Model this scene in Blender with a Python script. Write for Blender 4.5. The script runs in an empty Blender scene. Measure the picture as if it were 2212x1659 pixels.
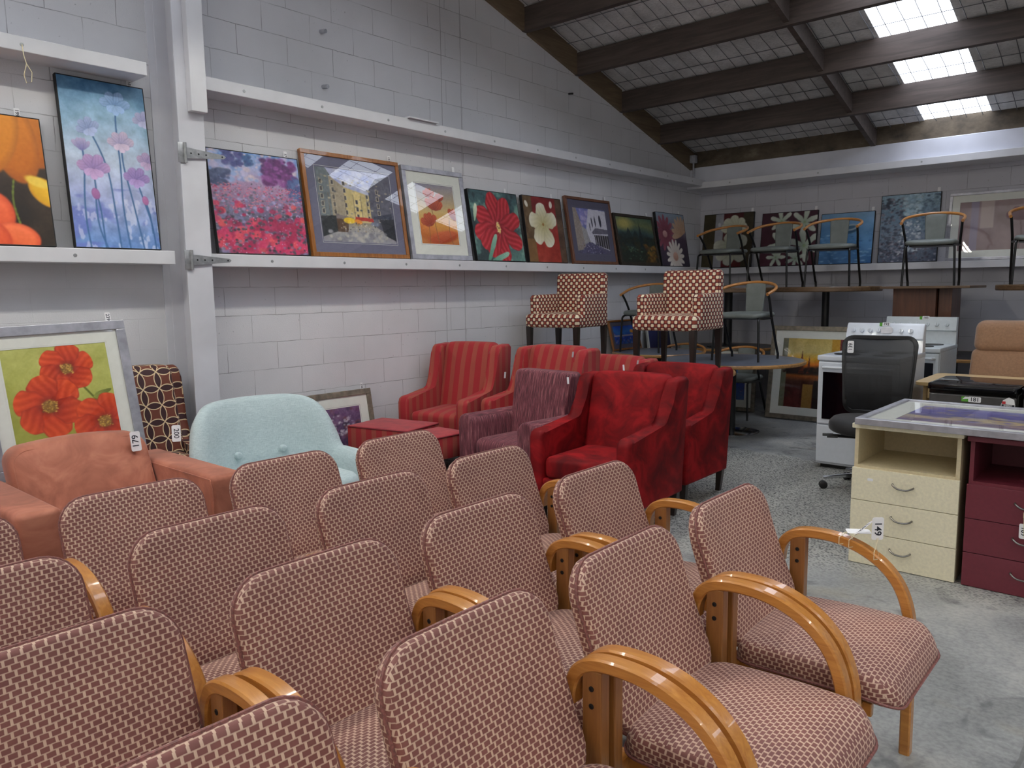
import bpy, bmesh, math, random
import numpy as np
from mathutils import Vector, Matrix
D = bpy.data
C = bpy.context.scene.collection
SC = bpy.context.scene
random.seed(7)
PI = math.pi
def R(a): return math.radians(a)

# ------------------------------------------------------------------ camera
H = 1.45
F_PX, YAW, PITCH, ROLL, CX = 1664.7, R(41.24), R(6.97), R(-0.73), 5.074
fw = Vector((-math.sin(YAW)*math.cos(PITCH), math.cos(YAW)*math.cos(PITCH), -math.sin(PITCH)))
rt = Vector((math.cos(YAW), math.sin(YAW), 0))
up = rt.cross(fw)
cr, sr = math.cos(ROLL), math.sin(ROLL)
rt, up = cr*rt + sr*up, -sr*rt + cr*up
cam = D.objects.new('camera', D.cameras.new('camera'))
C.objects.link(cam)
M = Matrix((( rt.x, up.x, -fw.x, CX), (rt.y, up.y, -fw.y, 0), (rt.z, up.z, -fw.z, H), (0, 0, 0, 1)))
cam.matrix_world = M
cam.data.sensor_width = 36
cam.data.lens = F_PX*36/2212
cam.data.clip_start = 0.02
SC.camera = cam

# ------------------------------------------------------------------ light
SC.view_settings.view_transform = 'Standard'
SC.view_settings.look = 'None'
SC.view_settings.gamma = 1
SC.view_settings.use_curve_mapping = False
SC.view_settings.exposure = 0.25
W = D.worlds.new('world'); SC.world = W
W.use_nodes = True
W.node_tree.nodes['Background'].inputs[0].default_value = (1.0, 0.965, 0.92, 1)
W.node_tree.nodes['Background'].inputs[1].default_value = 0.55
SKY_STRENGTH = 5.5
LAMP_STRENGTH = 60.0

# ------------------------------------------------------------------ materials
def lin(c):
    c = np.asarray(c, dtype=float)
    if c.max() > 1.0: c = c/255.0
    return np.where(c <= 0.04045, c/12.92, ((c+0.055)/1.055)**2.4)
def L4(c):
    l = lin(c); return (float(l[0]), float(l[1]), float(l[2]), 1)

class NT:
    """small helper round a material's node tree"""
    def __init__(s, name):
        s.m = D.materials.new(name); s.m.use_nodes = True
        s.t = s.m.node_tree; s.b = s.t.nodes['Principled BSDF']; s.out = s.t.nodes['Material Output']
    def n(s, kind, **kw):
        x = s.t.nodes.new('ShaderNode'+kind)
        for k, v in kw.items(): setattr(x, k, v)
        return x
    def put(s, sock, v):
        if isinstance(v, bpy.types.NodeSocket): s.t.links.new(v, sock)
        elif v is not None:
            sock.default_value = v
    def ma(s, op, a, b=None, c=None, clamp=False):
        x = s.n('Math', operation=op, use_clamp=clamp)
        s.put(x.inputs[0], a)
        if b is not None: s.put(x.inputs[1], b)
        if c is not None: s.put(x.inputs[2], c)
        return x.outputs[0]
    def mix(s, f, a, b):
        x = s.n('Mix', data_type='RGBA')
        s.put(x.inputs[0], f); s.put(x.inputs[6], L4(a) if isinstance(a, (tuple, list)) else a)
        s.put(x.inputs[7], L4(b) if isinstance(b, (tuple, list)) else b)
        return x.outputs[2]
    def uv(s):
        x = s.n('UVMap'); sp = s.n('SeparateXYZ'); s.t.links.new(x.outputs[0], sp.inputs[0])
        return sp.outputs[0], sp.outputs[1], x.outputs[0]
    def obj(s):
        x = s.n('TexCoord'); sp = s.n('SeparateXYZ'); s.t.links.new(x.outputs['Object'], sp.inputs[0])
        return sp.outputs[0], sp.outputs[1], sp.outputs[2], x.outputs['Object']
    def comb(s, x, y, z=0.0):
        c = s.n('CombineXYZ'); s.put(c.inputs[0], x); s.put(c.inputs[1], y); s.put(c.inputs[2], z); return c.outputs[0]
    def noise(s, vec, scale, detail=4, rough=0.55, dist=0.0):
        x = s.n('TexNoise'); s.put(x.inputs['Vector'], vec); x.inputs['Scale'].default_value = scale
        x.inputs['Detail'].default_value = detail; x.inputs['Roughness'].default_value = rough
        x.inputs['Distortion'].default_value = dist
        return x.outputs[0]
    def ramp(s, f, pts):
        x = s.n('ValToRGB'); s.put(x.inputs[0], f); e = x.color_ramp.elements
        while len(e) < len(pts): e.new(0.5)
        for q, (p, c) in zip(e, pts):
            q.position = p; q.color = L4(c) if isinstance(c, (tuple, list)) else (c, c, c, 1)
        return x.outputs[0]
    def scalevec(s, vec, sc):
        x = s.n('Vector' + 'Math', operation='MULTIPLY'); s.put(x.inputs[0], vec); x.inputs[1].default_value = sc
        return x.outputs[0]
    def bump(s, h, strength=0.3, dist=0.01):
        x = s.n('Bump'); s.put(x.inputs['Height'], h); x.inputs['Strength'].default_value = strength
        x.inputs['Distance'].default_value = dist; s.t.links.new(x.outputs[0], s.b.inputs['Normal'])
    def col(s, c, rough=0.6, metal=0.0, sheen=0.0, coat=0.0, spec=None):
        s.put(s.b.inputs['Base Color'], L4(c) if isinstance(c, (tuple, list)) else c)
        s.put(s.b.inputs['Roughness'], rough); s.b.inputs['Metallic'].default_value = metal
        s.b.inputs['Sheen Weight'].default_value = sheen; s.b.inputs['Coat Weight'].default_value = coat
        if spec is not None: s.b.inputs['Specular IOR Level'].default_value = spec
        return s.m

def plain(name, c, rough=0.6, metal=0.0, var=0.08, scale=30, sheen=0.0, coat=0.0, bump=0.0, spec=None):
    t = NT(name); x, y, z, o = t.obj()
    n = t.noise(o, scale, 3)
    c2 = tuple(max(0, v*(1-var)) for v in c); c1 = tuple(min(255, v*(1+var)) for v in c)
    cc = t.ramp(n, [(0.3, c2), (0.7, c1)])
    if bump: t.bump(t.noise(o, scale*6, 2), bump, 0.003)
    return t.col(cc, rough, metal, sheen, coat, spec)

def wood(name, a, b, axis=0, rough=0.35, scale=14, coat=0.3):
    t = NT(name); x, y, z, o = t.obj()
    sc = [1, 1, 1]; sc[axis] = 0.08
    v = t.scalevec(o, tuple(q*scale for q in sc))
    n = t.noise(v, 3.0, 5, 0.6, 1.2)
    n2 = t.noise(o, 2.0, 2)
    c = t.ramp(t.ma('ADD', t.ma('MULTIPLY', n, 0.8), t.ma('MULTIPLY', n2, 0.2)), [(0.3, a), (0.7, b)])
    return t.col(c, rough, 0, 0, coat)

def block_wall(name, ax, joint, zj, base, extra=(), smooth=None):
    """painted concrete block: 400 x 200 courses laid out from a joint at (joint, zj)"""
    t = NT(name); x, y, z, o = t.obj()
    h = y if ax == 'y' else x
    wob = t.noise(o, 9, 3)
    wz = t.ma('MULTIPLY', t.ma('SUBTRACT', wob, 0.5), 0.012)
    hx = t.ma('ADD', t.ma('ADD', h, -joint+0.2+40), wz)
    hz = t.ma('ADD', t.ma('ADD', z, -zj+2.0), wz)
    b = t.n('TexBrick'); b.offset = 0.5; b.offset_frequency = 2; b.squash = 1; b.squash_frequency = 2
    t.put(b.inputs['Vector'], t.comb(hx, hz))
    b.inputs['Scale'].default_value = 1; b.inputs['Brick Width'].default_value = 0.4; b.inputs['Row Height'].default_value = 0.2
    b.inputs['Mortar Size'].default_value = 0.0026; b.inputs['Mortar Smooth'].default_value = 0.3; b.inputs['Bias'].default_value = 0
    b.inputs['Color1'].default_value = (1, 1, 1, 1); b.inputs['Color2'].default_value = (0.93, 0.93, 0.93, 1)
    line = b.outputs['Fac']
    vis = t.ramp(t.noise(o, 3.2, 3), [(0.36, 0.12), (0.58, 1.0)])
    crack = t.ma('MULTIPLY', line, vis)
    for p in extra:
        d = t.ma('ABSOLUTE', t.ma('SUBTRACT', t.ma('ADD', h, wz), p))
        crack = t.ma('MAXIMUM', crack, t.ma('MULTIPLY', t.ma('LESS_THAN', d, 0.004), 0.8))
    pits = t.ramp(t.noise(o, 48, 2, 0.5), [(0.70, 0.0), (0.76, 1.0)])
    pits = t.ma('MULTIPLY', pits, t.ramp(t.noise(o, 1.7, 2), [(0.42, 0.0), (0.6, 0.8)]))
    if smooth:
        k = t.ma('MULTIPLY', t.ma('LESS_THAN', h, smooth[0]), t.ma('LESS_THAN', z, smooth[1]))
        crack = t.ma('MULTIPLY', crack, t.ma('SUBTRACT', 1.0, k)); pits = t.ma('MULTIPLY', pits, t.ma('SUBTRACT', 1.0, k))
    cl = t.ramp(t.noise(o, 1.1, 4), [(0.3, tuple(v*0.93 for v in base)), (0.7, base)])
    fine = t.noise(o, 120, 2)
    c = t.mix(t.ma('MULTIPLY', crack, 0.58), cl, (70, 70, 74))
    c = t.mix(t.ma('MULTIPLY', pits, 0.65), c, (95, 93, 96))
    hgt = t.ma('SUBTRACT', t.ma('MULTIPLY', fine, 0.25), t.ma('ADD', line, pits))
    t.bump(hgt, 0.55, 0.006)
    return t.col(c, 0.72)

def floor_mat():
    t = NT('concrete_floor'); x, y, z, o = t.obj()
    cloud = t.noise(o, 1.3, 6, 0.62, 0.6)
    c1 = t.ramp(cloud, [(0.32, (104, 106, 107)), (0.5, (146, 148, 147)), (0.68, (186, 186, 180))])
    spk = t.ramp(t.noise(o, 55, 3), [(0.35, (92, 93, 94)), (0.6, (172, 172, 170))])
    c1 = t.mix(0.25, c1, spk)
    stain = t.ramp(t.noise(o, 3.1, 4, 0.6, 1.0), [(0.56, 0.0), (0.66, 0.7)])
    c1 = t.mix(stain, c1, (84, 86, 88))
    ochre = t.ramp(t.noise(t.scalevec(o, (1, 1.4, 1)), 1.9, 3), [(0.6, 0.0), (0.72, 0.35)])
    c1 = t.mix(ochre, c1, (150, 138, 108))
    # exposed aggregate band
    v = t.n('TexVoronoi'); t.put(v.inputs['Vector'], t.scalevec(o, (1, 1.6, 1))); v.inputs['Scale'].default_value = 62
    v.inputs['Randomness'].default_value = 1
    agg = t.ramp(t.ma('ADD', t.ma('MULTIPLY', v.outputs['Distance'], 0.9), t.ma('MULTIPLY', t.noise(o, 40, 4, 0.8), 0.5)),
                 [(0.30, (26, 27, 27)), (0.52, (66, 67, 66)), (0.72, (170, 170, 164))])
    wav = t.ma('MULTIPLY', t.ma('SUBTRACT', t.noise(o, 1.6, 4), 0.5), 0.9)
    yy = t.ma('ADD', y, wav)
    far = t.ma('LESS_THAN', yy, 6.45)
    near = t.ramp(t.ma('MULTIPLY', t.ma('ADD', t.ma('SUBTRACT', yy, t.ma('MULTIPLY', x, 0.25)), 0.0), 0.2), [(0.56, 0.0), (0.66, 1.0)])
    band = t.ma('MULTIPLY', far, near)
    c = t.mix(band, c1, agg)
    # saw cuts
    j = t.ma('LESS_THAN', t.ma('ABSOLUTE', t.ma('ADD', t.ma('SUBTRACT', y, 2.33), t.ma('MULTIPLY', t.ma('SUBTRACT', t.noise(o, 4, 3), 0.5), 0.02))), 0.004)
    c = t.mix(j, c, (52, 52, 52))
    j2 = t.ma('LESS_THAN', t.ma('ABSOLUTE', t.ma('ADD', t.ma('SUBTRACT', x, 4.78), t.ma('MULTIPLY', t.ma('SUBTRACT', t.noise(o, 3, 3), 0.5), 0.05))), 0.006)
    c = t.mix(t.ma('MULTIPLY', j2, 0.6), c, (92, 92, 90))
    hgt = t.ma('ADD', t.ma('MULTIPLY', t.ma('MULTIPLY', v.outputs['Distance'], band), 1.5), t.ma('MULTIPLY', t.noise(o, 60, 3), 0.25))
    t.bump(hgt, 0.6, 0.008)
    rg = t.ramp(cloud, [(0.3, 0.42), (0.7, 0.62)])
    return t.col(c, rg)

def weave_mat():
    """basket weave: maroon dashes on a pale ground; rows 11 mm, dashes 20 mm"""
    t = NT('basket_weave_fabric'); u, v, uvv = t.uv(); x, y, z, o = t.obj()
    wob = t.ma('MULTIPLY', t.ma('SUBTRACT', t.noise(uvv, 25, 2), 0.5), 0.003)
    r = t.ma('DIVIDE', t.ma('ADD', v, wob), 0.0108)
    row = t.ma('FLOOR', r); fr = t.ma('SUBTRACT', r, row)
    q = t.ma('ADD', t.ma('DIVIDE', t.ma('ADD', u, wob), 0.0205), t.ma('MULTIPLY', row, 0.42))
    fq = t.ma('FRACT', q)
    a = t.ma('ABSOLUTE', t.ma('SUBTRACT', fr, 0.5)); b = t.ma('ABSOLUTE', t.ma('SUBTRACT', fq, 0.5))
    hl = t.ma('MULTIPLY', t.ma('SUBTRACT', a, 0.365), 14, clamp=True)
    bl = t.ma('MULTIPLY', t.ma('SUBTRACT', b, 0.355), 22, clamp=True)
    dash = t.ma('SUBTRACT', 1.0, t.ma('MAXIMUM', hl, bl))
    big = t.noise(o, 5, 3)
    dark = t.ramp(big, [(0.3, (108, 60, 54)), (0.7, (134, 80, 71))])
    light = t.ramp(big, [(0.3, (200, 166, 146)), (0.7, (222, 192, 166))])
    thr = t.noise(t.scalevec(uvv, (1, 8, 1)), 300, 1)
    mid = t.mix(0.25, light, dark)
    c = t.mix(hl, dark, mid)
    c = t.mix(bl, c, light)
    c = t.mix(t.ma('MULTIPLY', thr, 0.18), c, (120, 80, 76))
    t.bump(t.ma('SUBTRACT', 1.0, dash), 0.25, 0.0015)
    return t.col(c, 0.6, 0, 0.12)

def stripe_mat():
    t = NT('striped_red_fabric'); u, v, uvv = t.uv()
    f = t.ma('FRACT', t.ma('DIVIDE', u, 0.10))
    s = t.ma('GREATER_THAN', f, 0.55)
    n = t.noise(uvv, 260, 2)
    c = t.mix(s, (164, 26, 36), (162, 72, 56))
    c = t.mix(t.ma('MULTIPLY', n, 0.3), c, (96, 22, 26))
    t.bump(n, 0.15, 0.001)
    return t.col(c, 0.75, 0, 0.08)

def plush_mat(name, a, b, c3, scale=7, sheen=0.5, spec=None):
    t = NT(name); x, y, z, o = t.obj()
    n = t.noise(o, scale, 4, 0.6, 0.9)
    c = t.ramp(n, [(0.34, a), (0.5, b), (0.66, c3)])
    f = t.noise(o, 400, 2)
    c = t.mix(t.ma('MULTIPLY', f, 0.15), c, tuple(v*0.6 for v in b))
    return t.col(c, 0.7, 0, sheen, 0, spec)

def ribbed_mat():
    t = NT('ribbed_purple_fabric'); u, v, uvv = t.uv()
    vec = t.comb(t.ma('MULTIPLY', u, 1.0), t.ma('MULTIPLY', v, 0.06))
    n = t.noise(vec, 130, 3, 0.7)
    n2 = t.noise(vec, 300, 1)
    c = t.ramp(n, [(0.34, (58, 24, 34)), (0.52, (112, 50, 62)), (0.68, (160, 104, 106))])
    t.bump(t.ma('ADD', n, n2), 0.6, 0.004)
    return t.col(c, 0.7, 0, 0.06)

def dots_mat():
    t = NT('cream_dot_lattice_fabric'); u, v, uvv = t.uv()
    p = 2*PI/0.062
    cu = t.ma('COSINE', t.ma('MULTIPLY', u, p)); cv = t.ma('COSINE', t.ma('MULTIPLY', v, p))
    f = t.ma('MULTIPLY', cu, cv)
    m = t.ma('MULTIPLY', t.ma('SUBTRACT', f, 0.13), 8, clamp=True)
    br = t.ma('MULTIPLY', t.ma('SUBTRACT', -0.28, f), 14, clamp=True)
    c = t.mix(br, (84, 10, 18), (146, 64, 46))
    c = t.mix(m, c, (238, 226, 196))
    return t.col(c, 0.7, 0, 0.05)

def petals_mat():
    t = NT('maroon_petal_fabric'); u, v, uvv = t.uv()
    s = 0.102; r = 0.7071
    fu = t.ma('FRACT', t.ma('DIVIDE', u, s)); fv = t.ma('FRACT', t.ma('DIVIDE', v, s))
    cnt = None; line = None
    for cx in (0.0, 1.0):
        for cy in (0.0, 1.0):
            dx = t.ma('SUBTRACT', fu, cx); dy = t.ma('SUBTRACT', fv, cy)
            d = t.ma('SQRT', t.ma('ADD', t.ma('MULTIPLY', dx, dx), t.ma('MULTIPLY', dy, dy)))
            ins = t.ma('LESS_THAN', d, r)
            l = t.ma('LESS_THAN', t.ma('ABSOLUTE', t.ma('SUBTRACT', d, r)), 0.028)
            cnt = ins if cnt is None else t.ma('ADD', cnt, ins)
            line = l if line is None else t.ma('MAXIMUM', line, l)
    pet = t.ma('GREATER_THAN', cnt, 1.5)
    # flip so the diamonds sit between the petals
    c = t.mix(pet, (106, 50, 32), (52, 12, 20))
    c = t.mix(line, c, (222, 200, 160))
    return t.col(c, 0.7, 0, 0.06)

def linen_mat():
    t = NT('pale_teal_linen'); x, y, z, o = t.obj()
    a = t.noise(t.scalevec(o, (3, 3, 40)), 9, 3); b = t.noise(t.scalevec(o, (40, 40, 3)), 9, 3)
    f = t.ma('MULTIPLY', t.ma('ADD', a, b), 0.5)
    c = t.ramp(f, [(0.36, (162, 182, 186)), (0.64, (200, 215, 216))])
    return t.col(c, 0.8, 0, 0.3)

def emit_mat(name, c, s):
    m = D.materials.new(name); m.use_nodes = True; t = m.node_tree
    t.nodes.remove(t.nodes['Principled BSDF'])
    e = t.nodes.new('ShaderNodeEmission'); e.inputs[0].default_value = L4(c); e.inputs[1].default_value = s
    t.links.new(e.outputs[0], t.nodes['Material Output'].inputs[0]); return m

def glass_mat():
    m = D.materials.new('picture_glass'); m.use_nodes = True; t = m.node_tree
    t.nodes.remove(t.nodes['Principled BSDF'])
    tr = t.nodes.new('ShaderNodeBsdfTransparent'); gl = t.nodes.new('ShaderNodeBsdfGlossy'); gl.inputs['Roughness'].default_value = 0.015
    gl.inputs[0].default_value = (1, 1, 1, 1)
    fr = t.nodes.new('ShaderNodeFresnel'); fr.inputs[0].default_value = 1.5
    mx = t.nodes.new('ShaderNodeMixShader'); ge = t.nodes.new('ShaderNodeNewGeometry'); mu = t.nodes.new('ShaderNodeMath'); mu.operation = 'MULTIPLY'
    iv = t.nodes.new('ShaderNodeMath'); iv.operation = 'SUBTRACT'; iv.inputs[0].default_value = 1.0; t.links.new(ge.outputs['Backfacing'], iv.inputs[1])
    t.links.new(fr.outputs[0], mu.inputs[0]); t.links.new(iv.outputs[0], mu.inputs[1])
    t.links.new(mu.outputs[0], mx.inputs[0]); t.links.new(tr.outputs[0], mx.inputs[1]); t.links.new(gl.outputs[0], mx.inputs[2])
    t.links.new(mx.outputs[0], t.nodes['Material Output'].inputs[0]); return m

def mesh_mat():
    t = NT('black_mesh_net'); x, y, z, o = t.obj()
    t.col((26, 27, 30), 0.5)
    tr = t.n('BsdfTransparent'); mx = t.n('MixShader')
    g = t.ramp(t.ma('ADD', t.ma('MULTIPLY', z, 1.6), 0.0), [(0.05, 0.985), (0.80, 0.80)])
    t.put(mx.inputs[0], g); t.t.links.new(tr.outputs[0], mx.inputs[1]); t.t.links.new(t.b.outputs[0], mx.inputs[2])
    t.t.links.new(mx.outputs[0], t.out.inputs[0]); return t.m

def art_mat():
    t = NT('painted_print'); a = t.n('VertexColor'); a.layer_name = 'paint'
    return t.col(a.outputs[0], 0.5)

def foil_mat():
    t = NT('roof_insulation'); x, y, z, o = t.obj()
    n = t.noise(o, 3.5, 5, 0.6)
    n2 = t.noise(o, 40, 3)
    c = t.ramp(t.ma('ADD', t.ma('MULTIPLY', n, 0.8), t.ma('MULTIPLY', n2, 0.2)), [(0.32, (184, 184, 184)), (0.68, (236, 236, 236))])
    t.bump(t.ma('ADD', n, n2), 0.5, 0.02)
    return t.col(c, 0.6)

def concrete_beam_mat():
    t = NT('stained_concrete_beam'); x, y, z, o = t.obj()
    n = t.noise(t.scalevec(o, (1, 1, 1.5)), 3, 5, 0.65)
    c = t.ramp(n, [(0.3, (52, 45, 38)), (0.6, (104, 92, 76)), (0.75, (134, 124, 106))])
    return t.col(c, 0.8)

MT = {}
def mats():
    MT['wall_l'] = block_wall('painted_block_left', 'y', 3.153, 1.291, (222, 222, 226), (4.90, 5.14), (2.34, 1.64))
    MT['wall_b'] = block_wall('painted_block_back', 'x', 1.169, 1.272, (200, 200, 208))
    MT['paint'] = plain('white_gloss_paint', (220, 221, 226), 0.42, var=0.03, scale=3)
    MT['steel_paint'] = plain('white_painted_steel', (212, 213, 220), 0.45, var=0.04, scale=2.5)
    MT['beam'] = wood('dark_stained_timber', (58, 49, 45), (92, 80, 74), 0, 0.65, 6, 0.0)
    MT['filler'] = wood('brown_stained_timber', (92, 76, 58), (128, 110, 86), 1, 0.7, 6, 0.0)
    MT['conc'] = concrete_beam_mat()
    MT['band'] = plain('pale_painted_band', (206, 208, 218), 0.7, var=0.05, scale=2)
    MT['foil'] = foil_mat()
    MT['sky'] = emit_mat('skylight_sheet', (232, 240, 255), SKY_STRENGTH)
    MT['tube'] = emit_mat('fluorescent_tube', (255, 250, 236), LAMP_STRENGTH)
    MT['wire'] = plain('galvanised_wire', (120, 122, 126), 0.5, 0.6)
    MT['floor'] = floor_mat()
    MT['weave'] = weave_mat()
    MT['beech'] = wood('honey_bentwood', (168, 104, 42), (206, 144, 70), 0, 0.3, 16, 0.5)
    MT['beechv_shade'] = wood('shaded_bentwood_upright', (124, 78, 36), (160, 108, 56), 2, 0.35, 16, 0.4)  # upright grain, colours darkened to stand for shade under the chair arms
    MT['bent'] = wood('orange_bentwood_rail', (176, 112, 52), (214, 152, 84), 0, 0.3, 10, 0.5)
    MT['rim'] = wood('oak_table_edge', (150, 106, 58), (204, 158, 98), 0, 0.4, 10, 0.3)
    MT['darkrim'] = wood('dark_oak_table_edge', (78, 58, 40), (126, 98, 68), 0, 0.45, 10, 0.2)
    MT['walnut'] = wood('reddish_veneer', (74, 40, 24), (116, 70, 42), 2, 0.45, 6, 0.2)
    MT['pine'] = wood('pale_desk_laminate', (196, 164, 112), (222, 194, 146), 0, 0.45, 8, 0.1)
    MT['black'] = plain('black_steel', (22, 23, 24), 0.38, 0.0, var=0.1)
    MT['dkwood'] = wood('black_brown_wood', (26, 18, 15), (48, 36, 30), 2, 0.4, 12, 0.3)
    MT['grey'] = plain('grey_vinyl', (116, 122, 118), 0.5, var=0.05, scale=12, bump=0.05)
    MT['top'] = plain('slate_grey_laminate', (112, 118, 130), 0.32, var=0.12, scale=9)
    MT['dtop'] = plain('dark_laminate', (48, 48, 50), 0.4, var=0.1)
    MT['stripe'] = stripe_mat()
    MT['plainred'] = plush_mat('plain_red_fabric', (146, 22, 34), (166, 30, 40), (178, 44, 50), 12, 0.2)
    MT['velvet'] = plush_mat('crushed_red_velvet', (84, 3, 8), (120, 8, 14), (152, 18, 24), 5.0, 0.0, 0.2)
    MT['ribbed'] = ribbed_mat()
    MT['suede'] = plush_mat('terracotta_suede', (142, 80, 58), (166, 97, 73), (186, 118, 92), 5, 0.15)
    MT['linen'] = linen_mat()
    MT['petal'] = petals_mat()
    MT['maroon'] = plain('maroon_welt', (112, 22, 34), 0.6)
    MT['dots'] = dots_mat()
    MT['tan'] = plain('tan_wool', (158, 120, 90), 0.8, var=0.06, scale=60, sheen=0.3)
    MT['pipe'] = plain('maroon_piping', (120, 74, 68), 0.6, var=0.2, scale=180)
    MT['enamel'] = plain('white_enamel', (226, 232, 240), 0.22, var=0.01, coat=0.3)
    MT['enamel2'] = plain('off_white_enamel', (206, 214, 218), 0.3, var=0.02)
    MT['ovenglass'] = plain('black_oven_glass', (8, 8, 14), 0.06, var=0.0)
    MT['fridge'] = plain('charcoal_fridge_door', (72, 70, 70), 0.4, var=0.05)
    MT['gloss'] = plain('black_gloss', (10, 10, 13), 0.08, var=0.0)
    MT['cream'] = plain('cream_laminate', (232, 224, 196), 0.5, var=0.035, scale=70)
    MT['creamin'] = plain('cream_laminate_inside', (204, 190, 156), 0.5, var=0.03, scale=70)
    MT['burg'] = plain('burgundy_laminate', (104, 38, 50), 0.45, var=0.04, scale=60)
    MT['steel'] = plain('brushed_nickel', (128, 124, 118), 0.3, 0.9, var=0.1)
    MT['zinc'] = plain('galvanised_hinge', (170, 172, 174), 0.38, 0.7, var=0.1)
    MT['chrome'] = plain('chrome', (200, 202, 206), 0.12, 1.0, var=0.0)
    MT['rubber'] = plain('black_plastic', (20, 20, 22), 0.45, var=0.05)
    MT['fabblk'] = plain('black_seat_fabric', (17, 17, 20), 0.75, var=0.15, scale=100, sheen=0.15)
    MT['net'] = mesh_mat()
    MT['tag'] = plain('white_card_tag', (240, 240, 242), 0.6, var=0.01)
    MT['ink'] = plain('black_ink', (30, 32, 44), 0.6, var=0.0)
    MT['green'] = plain('green_label', (96, 170, 60), 0.5, var=0.02)
    MT['yellow'] = plain('yellow_label', (226, 220, 60), 0.5, var=0.02)
    MT['redlab'] = plain('red_label', (190, 40, 50), 0.5, var=0.02)
    MT['string'] = plain('white_cotton_string', (226, 214, 180), 0.8, var=0.02)
    MT['silver'] = plain('silver_frame', (168, 168, 176), 0.35, 0.45, var=0.1, scale=14)
    MT['pewter'] = plain('pewter_frame', (128, 120, 106), 0.42, 0.35, var=0.15, scale=25)
    MT['goldwood'] = wood('golden_oak_frame', (112, 66, 24), (168, 108, 48), 1, 0.35, 20, 0.4)
    MT['brownwood'] = wood('brown_frame', (86, 50, 32), (126, 80, 54), 1, 0.4, 20, 0.3)
    MT['blackframe'] = plain('black_canvas_edge', (16, 16, 18), 0.55, var=0.05)
    MT['giltedge'] = plain('dark_gilt_frame', (44, 36, 26), 0.5, var=0.3, scale=40)
    MT['matwhite'] = plain('ivory_mat_board', (228, 230, 222), 0.8, var=0.01)
    MT['matgrey'] = plain('blue_grey_mat_board', (112, 112, 134), 0.8, var=0.02)
    MT['matdark'] = plain('slate_mat_board', (88, 86, 104), 0.8, var=0.02)
    MT['art'] = art_mat()
    MT['glass'] = glass_mat()
    MT['pipegrey'] = plain('grey_conduit', (172, 174, 182), 0.5)
mats()
# ------------------------------------------------------------------ geometry helpers
def rrect(w, h, r, n=6):
    """rounded rectangle outline, counter-clockwise, centred"""
    r = min(r, w/2-1e-4, h/2-1e-4); r = max(r, 1e-5); P = []
    for cx, cy, a0 in ((w/2-r, h/2-r, 0), (-w/2+r, h/2-r, 90), (-w/2+r, -h/2+r, 180), (w/2-r, -h/2+r, 270)):
        for i in range(n+1):
            a = R(a0+90*i/n); P.append((cx+r*math.cos(a), cy+r*math.sin(a)))
    return P

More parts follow.
